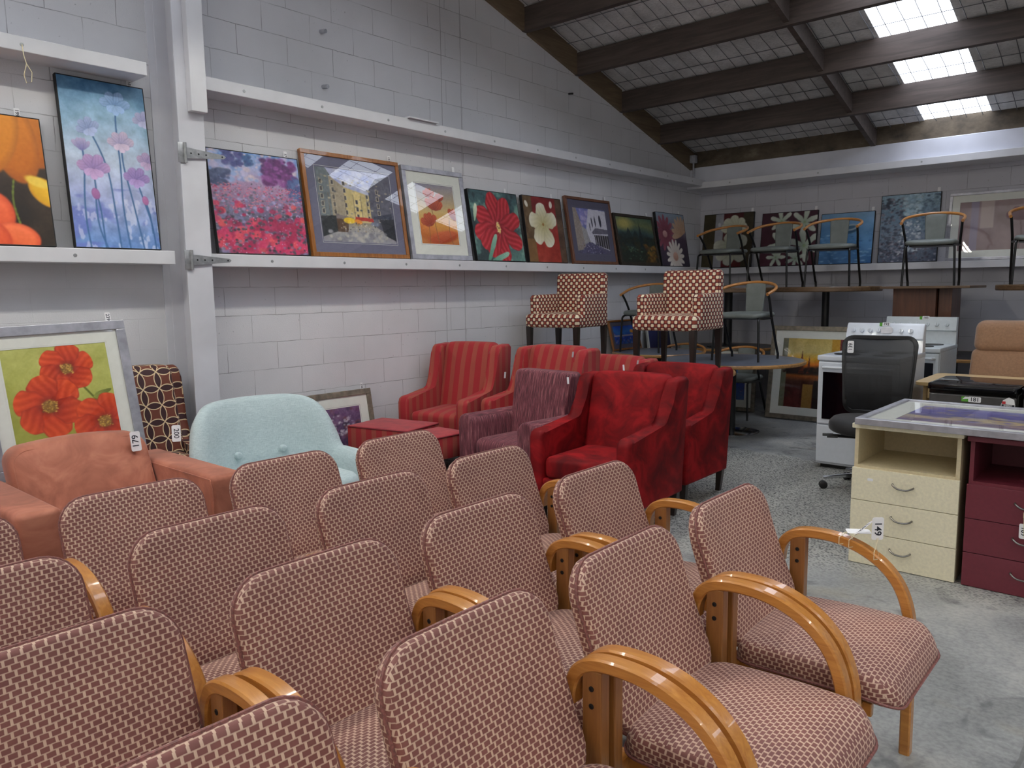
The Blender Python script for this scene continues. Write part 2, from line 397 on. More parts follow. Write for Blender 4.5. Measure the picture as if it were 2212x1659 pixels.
class MB:
    """collects shapes into one mesh"""
    def __init__(s): s.bm = bmesh.new()
    def box(s, x0, x1, y0, y1, z0, z1, bev=0.0, seg=2, mat=0, rot=None):
        vs = [s.bm.verts.new((x, y, z)) for x in (x0, x1) for y in (y0, y1) for z in (z0, z1)]
        idx = [(0, 1, 3, 2), (4, 6, 7, 5), (0, 4, 5, 1), (2, 3, 7, 6), (0, 2, 6, 4), (1, 5, 7, 3)]
        fs = [s.bm.faces.new([vs[i] for i in f]) for f in idx]
        for f in fs: f.material_index = mat
        if bev:
            es = list({e for f in fs for e in f.edges})
            bmesh.ops.bevel(s.bm, geom=es, offset=bev, segments=seg, affect='EDGES', profile=0.5)
        if rot is not None:
            bmesh.ops.transform(s.bm, matrix=rot, verts=[v for v in vs if v.is_valid])
        return s
    def taper(s, a, b, wa, wb, mat=0, bev=0.0):
        """square post from a to b, half sizes wa=(x,y) and wb"""
        a, b = Vector(a), Vector(b)
        P = [s.bm.verts.new(a+Vector((sx*wa[0], sy*wa[1], 0))) for sx, sy in ((-1, -1), (1, -1), (1, 1), (-1, 1))]
        Q = [s.bm.verts.new(b+Vector((sx*wb[0], sy*wb[1], 0))) for sx, sy in ((-1, -1), (1, -1), (1, 1), (-1, 1))]
        up_ = b.z > a.z
        fs = []
        for i in range(4):
            j = (i+1) % 4
            fs.append(s.bm.faces.new((P[i], P[j], Q[j], Q[i]) if up_ else (P[j], P[i], Q[i], Q[j])))
        fs.append(s.bm.faces.new(P[::-1] if up_ else P)); fs.append(s.bm.faces.new(Q if up_ else Q[::-1]))
        for f in fs: f.material_index = mat
        if bev:
            bmesh.ops.bevel(s.bm, geom=list({e for f in fs for e in f.edges}), offset=bev, segments=2, affect='EDGES')
        return s
    def sweep(s, path, sec, closed=False, side=None, mat=0, caps=True, scale=None):
        """sweep a 2-D section along a 3-D path; side = fixed side vector for flat ribbons"""
        path = [Vector(p) for p in path]; n = len(path); rings = []
        prev = None
        for i, p in enumerate(path):
            if closed: t = path[(i+1) % n]-path[i-1]
            else: t = path[min(i+1, n-1)]-path[max(i-1, 0)]
            t.normalize()
            if side is not None:
                a = Vector(side); a = (a-t*a.dot(t)).normalized(); b = t.cross(a)
            else:
                if prev is None:
                    h = Vector((0, 0, 1)) if abs(t.z) < 0.9 else Vector((1, 0, 0))
                    a = t.cross(h).normalized()
                else: a = (prev-t*prev.dot(t)).normalized()
                prev = a; b = t.cross(a)
            k = scale[i] if scale else 1.0
            rings.append([s.bm.verts.new(p+a*(u*k)+b*(v*k)) for u, v in sec])
        m = len(sec); R_ = range(n if closed else n-1)
        for i in R_:
            A, B = rings[i], rings[(i+1) % n]
            for j in range(m):
                f = s.bm.faces.new((A[j], A[(j+1) % m], B[(j+1) % m], B[j])); f.material_index = mat
        if caps and not closed:
            f = s.bm.faces.new(rings[0][::-1]); f.material_index = mat
            f = s.bm.faces.new(rings[-1]); f.material_index = mat
        return s
    def tube(s, path, r, n=8, closed=False, mat=0, scale=None):
        return s.sweep(path, [(r*math.cos(2*PI*i/n), r*math.sin(2*PI*i/n)) for i in range(n)], closed, mat=mat, scale=scale)
    def lathe(s, prof, n=24, mat=0, c=(0, 0, 0), ring=False):
        c = Vector(c); rings = []
        for r, z in prof:
            rings.append([s.bm.verts.new(c+Vector((r*math.cos(2*PI*i/n), r*math.sin(2*PI*i/n), z))) for i in range(n)])
        for A, B in zip(rings, rings[1:]):
            for j in range(n):
                f = s.bm.faces.new((A[j], A[(j+1) % n], B[(j+1) % n], B[j])); f.material_index = mat
        if ring:
            A, B = rings[-1], rings[0]
            for j in range(n): s.bm.faces.new((A[j], A[(j+1) % n], B[(j+1) % n], B[j]))
            return s
        if prof[0][0] > 1e-4: s.bm.faces.new(rings[0][::-1]).material_index = mat
        if prof[-1][0] > 1e-4: s.bm.faces.new(rings[-1]).material_index = mat
        return s
    def pillow(s, w, h, r, t, edge=0.012, puff=0.0, back=0.0, fn=None, mat=0, seg=6, flat_back=False):
        """cushion slab: outline in XY, thickness in Z; puff swells the front"""
        e = min(edge, t/2)
        m = min(w, h)/2
        prof = []                                       # (inset, z) from back centre round the rim to the front centre
        arc = [(e*(1-math.cos(R(a))), e*math.sin(R(a))) for a in (0, 30, 60, 90)]
        ins = [q for q in (0.03, 0.06, 0.1, 0.15, 0.2) if e < q < m-0.01]
        def pz(d): return puff*math.sin(min(1, d/(m*0.9))*PI/2)
        def bz(d): return back*math.sin(min(1, d/(m*0.9))*PI/2)
        for d in reversed(ins): prof.append((d, -t/2-bz(d)))
        for d, z in reversed(arc): prof.append((d, -(t/2-e)-z-bz(d)))
        for d, z in arc: prof.append((d, (t/2-e)+z+pz(d)))
        for d in ins: prof.append((d, t/2+pz(d)))
        rings = []
        fn = fn or (lambda p: p)
        for d, z in prof:
            out = rrect(w-2*d, h-2*d, max(r-d*0.8, 0.004), seg)
            # subdivide long straight runs so that bends stay smooth
            P = []
            L = len(out)
            for i in range(L):
                a, b = out[i], out[(i+1) % L]; P.append(a)
                if (i % (seg+1)) == seg:
                    for k in range(1, 8): P.append((a[0]+(b[0]-a[0])*k/8, a[1]+(b[1]-a[1])*k/8))
            rings.append([s.bm.verts.new(fn(Vector((x, y, z)))) for x, y in P])
        for A, B in zip(rings, rings[1:]):
            k = len(A)
            for j in range(k):
                f = s.bm.faces.new((A[j], A[(j+1) % k], B[(j+1) % k], B[j])); f.material_index = mat
        s.bm.faces.new(rings[0][::-1]).material_index = mat
        s.bm.faces.new(rings[-1]).material_index = mat
        return s
    def prism(s, out, ax, a, b, bev=0.0, seg=3, mat=0):
        """extrude a 2-D outline between a and b along axis ax ('x','y','z')"""
        def P(u, v, w):
            return {'x': (w, u, v), 'y': (u, w, v), 'z': (u, v, w)}[ax]
        A = [s.bm.verts.new(P(u, v, a)) for u, v in out]; B = [s.bm.verts.new(P(u, v, b)) for u, v in out]
        n = len(out); fs = [s.bm.faces.new(A[::-1]), s.bm.faces.new(B)]
        for i in range(n): fs.append(s.bm.faces.new((A[i], A[(i+1) % n], B[(i+1) % n], B[i])))
        for f in fs: f.material_index = mat
        if bev:
            es = list(set(fs[0].edges) | set(fs[1].edges))
            bmesh.ops.bevel(s.bm, geom=es, offset=bev, segments=seg, affect='EDGES', profile=0.5)
        return s
    def grid(s, w, h, nx, ny, z=0.0):
        V = [[s.bm.verts.new((w*i/nx, h*j/ny, z)) for i in range(nx+1)] for j in range(ny+1)]
        for j in range(ny):
            for i in range(nx): s.bm.faces.new((V[j][i], V[j][i+1], V[j+1][i+1], V[j+1][i]))
        return s
    def xf(s, m):
        bmesh.ops.transform(s.bm, matrix=m, verts=s.bm.verts[:]); return s
    def fn(s, f):
        for v in s.bm.verts: v.co = f(v.co)
        return s
    def build(s, name, mat, parent=None, smooth=True, uv=None, loc=None, rotz=0, angle=40, label=None):
        me = D.meshes.new(name)
        bmesh.ops.recalc_face_normals(s.bm, faces=s.bm.faces[:])
        if uv is not None:
            ul = s.bm.loops.layers.uv.new('UVMap')
            for f in s.bm.faces:
                n = f.normal; a = max(range(3), key=lambda i: abs(n[i]))
                for l in f.loops:
                    c = l.vert.co
                    if uv == 'weave': q = ((c.y, c.z), (c.x, c.z), (c.y, c.x))[a]
                    else: q = ((c.y, c.z), (c.x, c.z), (c.x, c.y))[a]
                    l[ul].uv = q
        s.bm.to_mesh(me); s.bm.free()
        for m in (mat if isinstance(mat, (list, tuple)) else [mat]): me.materials.append(MT[m] if isinstance(m, str) else m)
        if smooth:
            for p in me.polygons: p.use_smooth = True
            try: me.set_sharp_from_angle(angle=R(angle))
            except Exception: pass
        o = D.objects.new(name, me); C.objects.link(o)
        if parent is not None: o.parent = parent
        if loc is not None: o.location = loc
        if rotz: o.rotation_euler.z = rotz
        if label: o['label'] = label
        return o

def tag(o, label, cat, group=None):
    o['label'] = label; o['category'] = cat
    if group: o['group'] = group
    return o
def thing(name, label, cat, loc=(0, 0, 0), rotz=0, group=None, matrix=None):
    o = D.objects.new(name, None); C.objects.link(o); o.empty_display_size = 0.1
    if matrix is not None: o.matrix_world = matrix
    else: o.location = loc; o.rotation_euler = (0, 0, rotz)
    return tag(o, label, cat, group)
def struct(o):
    o['kind'] = 'structure'; return o
KIDS = {}
def dup(root, loc, rotz, label, group=None):
    """copy a thing with its parts and sub-parts"""
    def cp(o, par):
        c = o.copy(); C.objects.link(c)
        if par is not None: c.parent = par
        for k in list(o.children): cp(k, c)
        return c
    r = cp(root, None)
    r.location = loc; r.rotation_euler = (0, 0, rotz); r['label'] = label
    if group: r['group'] = group
    return r

FONT = {}
def text(body, size, mat, parent, mtx, name='number', bold=0.0):
    cu = D.curves.new(name, 'FONT'); cu.body = body; cu.size = size; cu.align_x = 'CENTER'; cu.align_y = 'CENTER'
    cu.extrude = 0.0002; cu.offset = bold
    tmp = D.objects.new(name+'_tmp', cu); C.objects.link(tmp)
    dg = bpy.context.evaluated_depsgraph_get(); dg.update()
    me = D.meshes.new_from_object(tmp.evaluated_get(dg)); me.materials.clear(); me.materials.append(MT[mat])
    D.objects.remove(tmp); D.curves.remove(cu)
    me.transform(mtx)
    o = D.objects.new(name, me); C.objects.link(o)
    if parent is not None: o.parent = parent
    return o
def axes(o, x, y, z):
    x, y, z = Vector(x), Vector(y), Vector(z)
    return Matrix(((x.x, y.x, z.x, o[0]), (x.y, y.y, z.y, o[1]), (x.z, y.z, z.z, o[2]), (0, 0, 0, 1)))
def number_tag(parent, body, o, x, y, w=0.028, h=0.055, label=None, turn=True, size=0.022, name='number_tag'):
    """a card label; o = centre, x/y = card axes in the parent's frame; text turned along y when turn"""
    x = Vector(x).normalized(); y = Vector(y); y = (y-x*y.dot(x)).normalized(); z = x.cross(y)
    m = axes(o, x, y, z)
    b = MB(); b.prism(rrect(w, h, min(w, h)*0.18, 3), 'z', -0.0005, 0.0005); b.xf(m)
    t = b.build(name, 'tag', parent, smooth=False, label=label)
    tm = m @ Matrix.Translation((0, 0, 0.0009))
    if turn: tm = tm @ Matrix.Rotation(-PI/2 if turn is True else turn, 4, 'Z')
    if body: text(body, size, 'ink', t, tm, 'number', 0.0004)
    return t

# ------------------------------------------------------------------ the room
XR, YN = 13.0, -5.0
def roof_bot(y): return 5.648-0.284*y
def roof_top(y): return 5.886-0.284*y
YB = 9.712
def room():
    m = MB(); m.box(-0.3, XR, -6, YB+0.3, -0.1, 0); struct(m.build('floor', 'floor', smooth=False))
    # left gable wall
    m = MB(); m.prism([(-6, -0.05), (YB+0.2, -0.05), (YB+0.2, roof_bot(YB+0.2)+0.1), (YN, roof_bot(YN)+0.1), (-6, roof_bot(YN)+0.1)], 'x', -0.2, 0.0)
    struct(m.build('wall_left', 'wall_l', smooth=False))
    m = MB(); m.box(0, XR, YB, YB+0.2, -0.05, 2.80); struct(m.build('wall_back', 'wall_b', smooth=False))
    m = MB(); m.box(XR, XR+0.2, -6, YB+0.2, -0.05, 7.5); struct(m.build('wall_right', 'wall_l', smooth=False))
    # pale bond beam, then the stained beam under the roof
    m = MB(); m.box(0, XR, 9.40, YB+0.2, 2.79, 3.005, 0.006); struct(m.build('trim_1', 'band', smooth=False))
    m = MB(); m.box(0.0, XR, 9.43, YB+0.2, 3.005, 3.24, 0.004); struct(m.build('trim_2', 'conc', smooth=False))
    # ledges and shelves
    def board(name, box, holes=(), ax='y'):
        m = MB(); m.box(*box, bev=0.004); o = struct(m.build(name, 'paint', smooth=False))
        for h, zz in holes:
            b = MB(); b.lathe([(0.0105, -0.003), (0.0105, 0.0012), (0.006, 0.002), (0.0001, 0.001)], 10)
            if ax == 'y': b.xf(Matrix.Translation((box[1], h, zz)) @ Matrix.Rotation(PI/2, 4, 'Y'))
            else: b.xf(Matrix.Translation((h, box[2], zz)) @ Matrix.Rotation(PI/2, 4, 'X'))
            b.build('bolt_head', 'zinc', o)
        return o
    hs = [2.83+0.62*i for i in range(11)]
    board('trim_3', (0, 0.22, 2.55, 9.40, 2.752, 2.835), [(2.86+0.62*i, 2.79) for i in range(11)])
    board('trim_4', (0, 0.22, -1.0, 2.22, 2.765, 2.845), [(1.55, 2.80)])
    board('trim_5', (0, 0.20, 2.55, YB, 1.628, 1.712), [(3.02+0.62*i, 1.67) for i in range(11)])
    board('trim_6', (0, 0.20, -1.0, 2.33, 1.638, 1.722), [(1.74, 1.68)])
    board('trim_7', (0.0, XR, 9.32, YB, 2.722, 2.800), [(0.6+1.1*i, 2.76) for i in range(4)], 'x')
    board('trim_8', (0.20, XR, 9.54, YB, 1.622, 1.700), [], 'x')
    # H column
    m = MB(); zc = 4.4
    m.box(0.24, 0.255, 2.375, 2.545, 0, zc, 0.002); m.box(0.0, 0.014, 2.375, 2.545, 0, zc, 0.002)
    m.box(0.012, 0.245, 2.455, 2.467, 0, zc)
    m.box(0.0, 0.012, 2.33, 2.60, 0, zc)
    struct(m.build('trim_9', 'steel_paint', smooth=False))
    m = MB(); m.box(0.256, 0.315, 2.44, 2.545, 2.585, zc, 0.003); struct(m.build('trim_10', 'paint', smooth=False))
    # roof: insulation sheets with skylight strips
    yc, dy = 6.02, 0.857
    ys = [yc+dy*k for k in range(-13, 5)]
    SK = [(2.78, 3.41), (8.2, 8.83)]
    def pane(name, x0, x1, y0, y1, mat, off=0.0, th=0.02):
        m = MB()
        m.prism([(y0, roof_top(y0)+off), (y1, roof_top(y1)+off), (y1, roof_top(y1)+off+th), (y0, roof_top(y0)+off+th)], 'x', x0, x1)
        return struct(m.build(name, mat, smooth=False))
    edges = [0.0, SK[0][0], SK[0][1], SK[1][0], SK[1][1], XR]
    pane('ceiling', edges[0], edges[1], YN, YB+0.2, 'foil')
    pane('ceiling', edges[2], edges[3], YN, YB+0.2, 'foil')
    pane('ceiling', edges[4], edges[5], YN, YB+0.2, 'foil')
    i = 1
    for a, b in SK:
        for k in range(len(ys)):
            y0 = ys[k]+0.03; y1 = (ys[k+1] if k+1 < len(ys) else YB)+0.03
            o = pane('window_%d' % i, a, b, y0, y1, 'sky', 0.01); i += 1
        pane('ceiling', a, b, YN, ys[0]+0.03, 'foil')
    # wire netting under the sheets
    m = MB()
    rnd = random.Random(3)
    x = 0.08
    while x < 6.5:
        P = []
        for j in range(28):
            y = 2.6+j*(YB-2.6)/27.0
            P.append((x+rnd.uniform(-.008, .008), y, roof_top(y)-0.012-0.01*abs(math.sin(j*1.3))))
        m.sweep(P, [(.0036, 0), (0, .0036), (-.0036, 0), (0, -.0036)])
        x += 0.148
    y = 2.7
    while y < YB-0.1:
        P = [(0.02+q*0.25, y+rnd.uniform(-.006, .006), roof_top(y)-0.014) for q in range(27)]
        m.sweep(P, [(.0036, 0), (0, .0036), (-.0036, 0), (0, -.0036)])
        y += 0.285
    struct(m.build('trim_11', 'wire', smooth=False))
    # purlins along the room, brown fillers on the wall between them, bridging pieces
    n = 12
    for k, y in enumerate(ys):
        if y > 9.3: continue
        zb = roof_bot(y); m = MB()
        m.box(0.0, XR, y-0.02, y+0.05, zb, zb+0.225, 0.004)
        struct(m.build('trim_%d' % n, 'beam', smooth=False)); n += 1
    for k in range(len(ys)):
        y0 = ys[k]+0.05; y1 = ys[k+1]-0.02 if k+1 < len(ys) else YB
        if y0 > 9.5 or y0 < 2: continue
        m = MB(); m.prism([(y0, roof_bot(y0)+0.002), (y1, roof_bot(y1)+0.002), (y1, roof_top(y1)-0.002), (y0, roof_top(y0)-0.002)], 'x', 0.0, 0.035)
        struct(m.build('trim_%d' % n, 'filler', smooth=False)); n += 1
        for bx in (2.25, 6.9):
            m = MB(); y1b = min(y1, 9.43)
            m.prism([(y0, roof_bot(y0)+0.02), (y1b, roof_bot(y1b)+0.02), (y1b, roof_bot(y1b)+0.20), (y0, roof_bot(y0)+0.20)], 'x', bx, bx+0.05)
            struct(m.build('trim_%d' % n, 'beam', smooth=False)); n += 1
    # conduit in the corner and stubs in the wall
    m = MB(); m.tube([(0.07, 9.36, 2.83), (0.07, 9.36, 3.10)], 0.012); m.box(0.03, 0.11, 9.32, 9.40, 3.06, 3.16, 0.01)
    tag(m.build('conduit', 'pipegrey'), 'thin grey conduit with a junction box in the corner above the ledge', 'conduit')
    for k, (y, z, l) in enumerate(((3.65, 3.40, 'rusty stub sticking out of the block wall right of the white post, upper one'),
                                   (3.65, 3.00, 'rusty stub sticking out of the block wall just above the ledge, below another stub'),
                                   (6.75, 3.49, 'small dark bolt in the block wall high up near the roof slope'))):
        m = MB(); m.tube([(-0.01, y, z), (0.05, y+0.012, z-0.004)], 0.016 if k < 2 else 0.01, 8)
        tag(m.build('pipe_stub', 'pipegrey' if k < 2 else 'black'), l, 'pipe')
    # fluorescent battens hung in two rows under the purlins
    bt = None
    for bx, side in ((1.75, 'wall side'), (6.7, 'middle')):
        for k, by in enumerate((-2.6, -0.9, 0.8, 2.5, 4.2)):
            lab = 'white fluorescent batten hung from the roof beams, %s row, %s' % (side, ('first from the door end', 'second from the door end', 'third along', 'fourth along', 'nearest the back wall')[k])
            t = thing('fluorescent_batten', lab, 'light', (bx, by, 3.84), 0, 'fluorescent battens')
            m = MB(); m.box(-0.03, 0.03, -0.62, 0.62, 0.02, 0.075, 0.004); m.build('housing', 'enamel', t, smooth=False)
            m = MB()
            for s in (-1, 1): m.prism([(s*0.028, 0.070), (s*0.125, -0.098), (s*0.128, -0.096), (s*0.031, 0.073)], 'y', -0.62, 0.62)  # added skirts, shaped to keep the tube light off the upper wall
            m.build('reflector', 'enamel', t, smooth=False)
            for s in (-0.035, 0.035):
                m = MB(); m.tube([(s, -0.6, 0.0), (s, 0.6, 0.0)], 0.014, 10); m.build('tube', 'tube', t)
            for yy in (-0.5, 0.5):
                zt = roof_top(by+yy)-3.84-0.01
                m = MB(); m.tube([(0, yy, 0.07), (0, yy, zt)], 0.004, 6); m.build('hanging_rod', 'wire', t)
    m = MB(); m.box(0.12, 0.20, 4.30, 4.62, 2.836, 2.848, 0.001); m.xf(Matrix.Translation((0.05, 0, 0)))
    tag(m.build('timber_offcut', 'paint', smooth=False), 'thin white timber offcut lying on the long upper ledge', 'offcut')
    # strap hinges
    for z, label in ((2.33, 'galvanised strap hinge on the white post, level with the picture tops'),
                     (1.665, 'galvanised strap hinge on the white post at shelf height')):
        t = thing('strap_hinge', label, 'hinge', (0.257, 2.46, z))
        m = MB(); m.box(0, 0.006, -0.10, -0.06, -0.062, 0.062, 0.001); m.tube([(0.01, -0.055, -0.062), (0.01, -0.055, 0.062)], 0.009, 8)
        m.build('plate', 'zinc', t)
        m = MB(); m.prism([(-0.05, -0.034), (-0.05, 0.034), (0.20, 0.012), (0.215, 0.0), (0.20, -0.012)], 'x', 0.008, 0.012)
        m.build('strap', 'zinc', t, smooth=False)
        for yy in (-0.02, 0.03, 0.08, 0.19):
            b = MB(); b.lathe([(0.006, 0), (0.005, 0.002), (0.0001, 0.003)], 8); b.xf(Matrix.Translation((0.012, yy, 0)) @ Matrix.Rotation(PI/2, 4, 'Y'))
            b.build('screw', 'black', t)
    # hanging string on the left ledge
    m = MB(); m.tube([(0.222, 1.55, 2.80), (0.23, 1.552, 2.74), (0.235, 1.56, 2.70), (0.232, 1.585, 2.66), (0.228, 1.58, 2.61), (0.228, 1.555, 2.60), (0.23, 1.545, 2.64), (0.235, 1.56, 2.70)], 0.0025, 6)
    tag(m.build('string_loop', 'string'), 'thin white string loop hanging from the upper left ledge', 'string')
room()
# ------------------------------------------------------------------ woven-fabric armchairs with bentwood arms (face +X)
def smooth_path(P, n=4):
    """Catmull-Rom through points"""
    P = [Vector(p) for p in P]; out = []
    for i in range(len(P)-1):
        a, b, c, d = P[max(i-1, 0)], P[i], P[i+1], P[min(i+2, len(P)-1)]
        for k in range(n):
            t = k/n
            out.append(0.5*((2*b)+(c-a)*t+(2*a-5*b+4*c-d)*t*t+(-a+3*b-3*c+d)*t**3))
    out.append(P[-1]); return out
def chamfer_sec(w, t, c=0.005):
    return [(-w/2+c, -t/2), (w/2-c, -t/2), (w/2, -t/2+c), (w/2, t/2-c), (w/2-c, t/2), (-w/2+c, t/2), (-w/2, t/2-c), (-w/2, -t/2+c)]

def weave_chair():
    t = thing('armchair', '', 'chair', group='basket-weave armchairs with bentwood arms')
    top, bot = 0.797, 0.40
    def back_fn(p):            # p: x across, y up (centred), z out of the front
        s = (p.y+0.20)/0.40; z = bot+s*(top-bot)
        x = 0.150-0.150*s + 0.012*math.sin(PI*min(max(s, 0), 1))*(-1)
        x += -0.016*(1-(2*p.x/0.47)**2)             # slight dish across the width
        return Vector((x-0.03+p.z*0.95+0.016, -p.x, z+p.z*0.32))
    m = MB(); m.pillow(0.47, 0.40, 0.085, 0.05, 0.014, 0.010, 0.004, back_fn); m.build('backrest', 'weave', t, uv='weave')
    m = MB(); out = rrect(0.474, 0.404, 0.087, 6)
    m.tube([back_fn(Vector((x, y, 0.006))) for x, y in out], 0.0042, 6, True); m.build('piping', 'pipe', t.children[0])
    def seat_fn(p):            # x forward, y across
        x = p.x+0.345; z = 0.405+p.z
        f = (x-0.12)/0.45
        z += 0.018*math.sin(PI*min(max(f, 0), 1))*0.5 + 0.012*f
        if f > 0.82: z -= (f-0.82)**2*1.5*(1 if p.z > 0 else 0.4)
        return Vector((x, p.y, z))
    m = MB(); m.pillow(0.45, 0.474, 0.07, 0.07, 0.022, 0.018, 0.0, seat_fn); s = m.build('seat', 'weave', t, uv='weave')
    m = MB(); m.tube([seat_fn(Vector((x, y, -0.018))) for x, y in rrect(0.455, 0.479, 0.072, 6)], 0.004, 6, True); m.build('piping', 'pipe', s)
    m = MB(); m.box(0.10, 0.50, -0.205, -0.185, 0.335, 0.372, 0.003); m.box(0.10, 0.50, 0.185, 0.205, 0.335, 0.372, 0.003)
    m.box(0.12, 0.14, -0.255, 0.255, 0.335, 0.372, 0.003); m.box(0.46, 0.48, -0.255, 0.255, 0.335, 0.372, 0.003)
    m.build('seat_frame', 'beech', t, smooth=False)
    P = [(0.062, 0.535), (0.068, 0.580), (0.088, 0.617), (0.125, 0.639), (0.180, 0.647), (0.250, 0.645), (0.320, 0.627), (0.385, 0.590), (0.434, 0.535), (0.462, 0.465), (0.472, 0.39), (0.474, 0.25), (0.476, 0.0)]
    for sgn in (-1, 1):
        yc = 0.2665*sgn
        path = smooth_path([(x, yc, z) for x, z in P], 4)
        m = MB(); m.sweep(path, chamfer_sec(0.039, 0.031, 0.0045), side=(0, 1, 0)); a = m.build('bentwood_arm', 'beech', t, smooth=True, angle=25)
        m = MB(); y0 = yc-0.016*1.0
        m.box(0.100, 0.150, yc-0.017, yc+0.017, 0.0, 0.628, 0.003); l = m.build('rear_leg', 'beechv_shade', t, smooth=False)
        for zz in (0.585, 0.545):
            b = MB(); b.lathe([(0.0065, 0), (0.0065, 0.0015), (0.003, 0.0018), (0.0028, 0.0005), (0.0001, 0.0005)], 10)
            b.xf(Matrix.Translation((0.125, yc-0.017, zz)) @ Matrix.Rotation(PI/2, 4, 'X')); b.build('bolt', 'black', l)
    m = MB(); m.tube([(0.30, -0.24, 0.345), (0.30, 0.24, 0.345)], 0.006, 8); m.build('tie_rod', 'black', t)
    return t

wc = weave_chair()
ROWX = {'C': 4.027, 'D': 3.492, 'E': 2.985, 'F': 2.425}
YY = {1: (2.225, 2.250, 2.228, 2.240), 2: (1.636, 1.648, 1.640, 1.652), 3: (1.050, 1.062, 1.052, 1.065), 4: (0.466, 0.475, 0.462, 0.478)}
rowname = {'C': 'in the rank with open seats', 'D': 'in the second rank back from the open seats', 'E': 'in the third rank back from the open seats', 'F': 'in the rank nearest the terracotta and teal seats'}
LAB = {
 'C1': 'woven-fabric armchair with paper tags tied to its arm, facing the cream drawers',
 'C2': 'woven-fabric armchair beside the tagged one, its whole seat open to view',
 'C3': 'woven-fabric armchair in the bottom centre foreground, seat partly cut off',
 'C4': 'woven-fabric armchair at the very bottom left of centre, closest back to the camera',
 'D1': 'woven-fabric armchair directly behind the tagged one, in front of the velvet chairs',
 'D2': 'woven-fabric armchair behind the open-seated one beside the tagged chair',
 'D3': 'woven-fabric armchair behind the bottom centre one, large back left of centre',
 'D4': 'woven-fabric armchair at the lower left edge, back greenish and cut by the frame',
 'E1': 'woven-fabric armchair just in front of the ribbed purple armchair',
 'E2': 'woven-fabric armchair in the middle of the group, third rank, below the teal chair arm',
 'E3': 'woven-fabric armchair third rank, its arm curling up beside the lower left backs',
 'E4': 'woven-fabric armchair at the left edge, one rank behind the lower left one',
 'F1': 'woven-fabric armchair at the back right, beside the small red ottomans',
 'F2': 'woven-fabric armchair directly in front of the pale teal tub chair',
 'F3': 'woven-fabric armchair directly in front of the terracotta armchair',
 'F4': 'woven-fabric armchair at the far left edge, only a sliver of its back showing'}
chairs = {}
first = True
jr = random.Random(11)
for ri, r in enumerate('CDEF'):
    for c in (1, 2, 3, 4):
        x = ROWX[r]; y = YY[c][ri]; k = r+str(c)
        rz = R(jr.uniform(-0.45, 0.45)); x += jr.uniform(-0.008, 0.008)
        
        if first:
            wc.location = (x, y, 0); wc.rotation_euler.z = 0; wc['label'] = LAB[k]; chairs[k] = wc; first = False
        else:
            chairs[k] = dup(wc, (x, y, 0), rz, LAB[k])

# paper tags tied round the far arm of the first chair
def tied_tag(name, label, body, anchor, centre, xax, yax, turn=True):
    t = thing(name, label, 'tag', anchor)
    c = Vector(centre)-Vector(anchor)
    number_tag(t, body, c, xax, yax, 0.036, 0.072, None, turn, 0.030, 'card')
    yv = Vector(yax).normalized(); hole = c-yv*0.030
    m = MB(); 
    m.tube([hole, Vector((0.0, 0.0, 0.017)), Vector((0, 0.022, 0.0)), Vector((0.004, 0.012, -0.018)), Vector((0.0, -0.022, -0.012)), Vector((0, -0.022, 0.012)), hole+Vector((0.004, 0, 0))], 0.0011, 5)
    m.build('string', 'string', t); return t
tied_tag('paper_tag', 'white card tag numbered 149 standing up from the bentwood arm', '149', (4.40, 2.465, 0.625), (4.400, 2.470, 0.705), (0.75, 0.66, 0), (0.03, 0, 1))
tied_tag('paper_tag', 'card tag numbered 162 tilted on edge beside the 149 tag', '162', (4.325, 2.465, 0.648), (4.355, 2.49, 0.695), (0.5, -0.5, 0.4), (0.6, 0.3, 0.6))
tied_tag('paper_tag', 'card tag lying flat on the bentwood arm, left of the two upright tags', '17', (4.295, 2.465, 0.652), (4.335, 2.50, 0.676), (-0.5, 0.8, 0.1), (0.85, 0.5, 0.0))

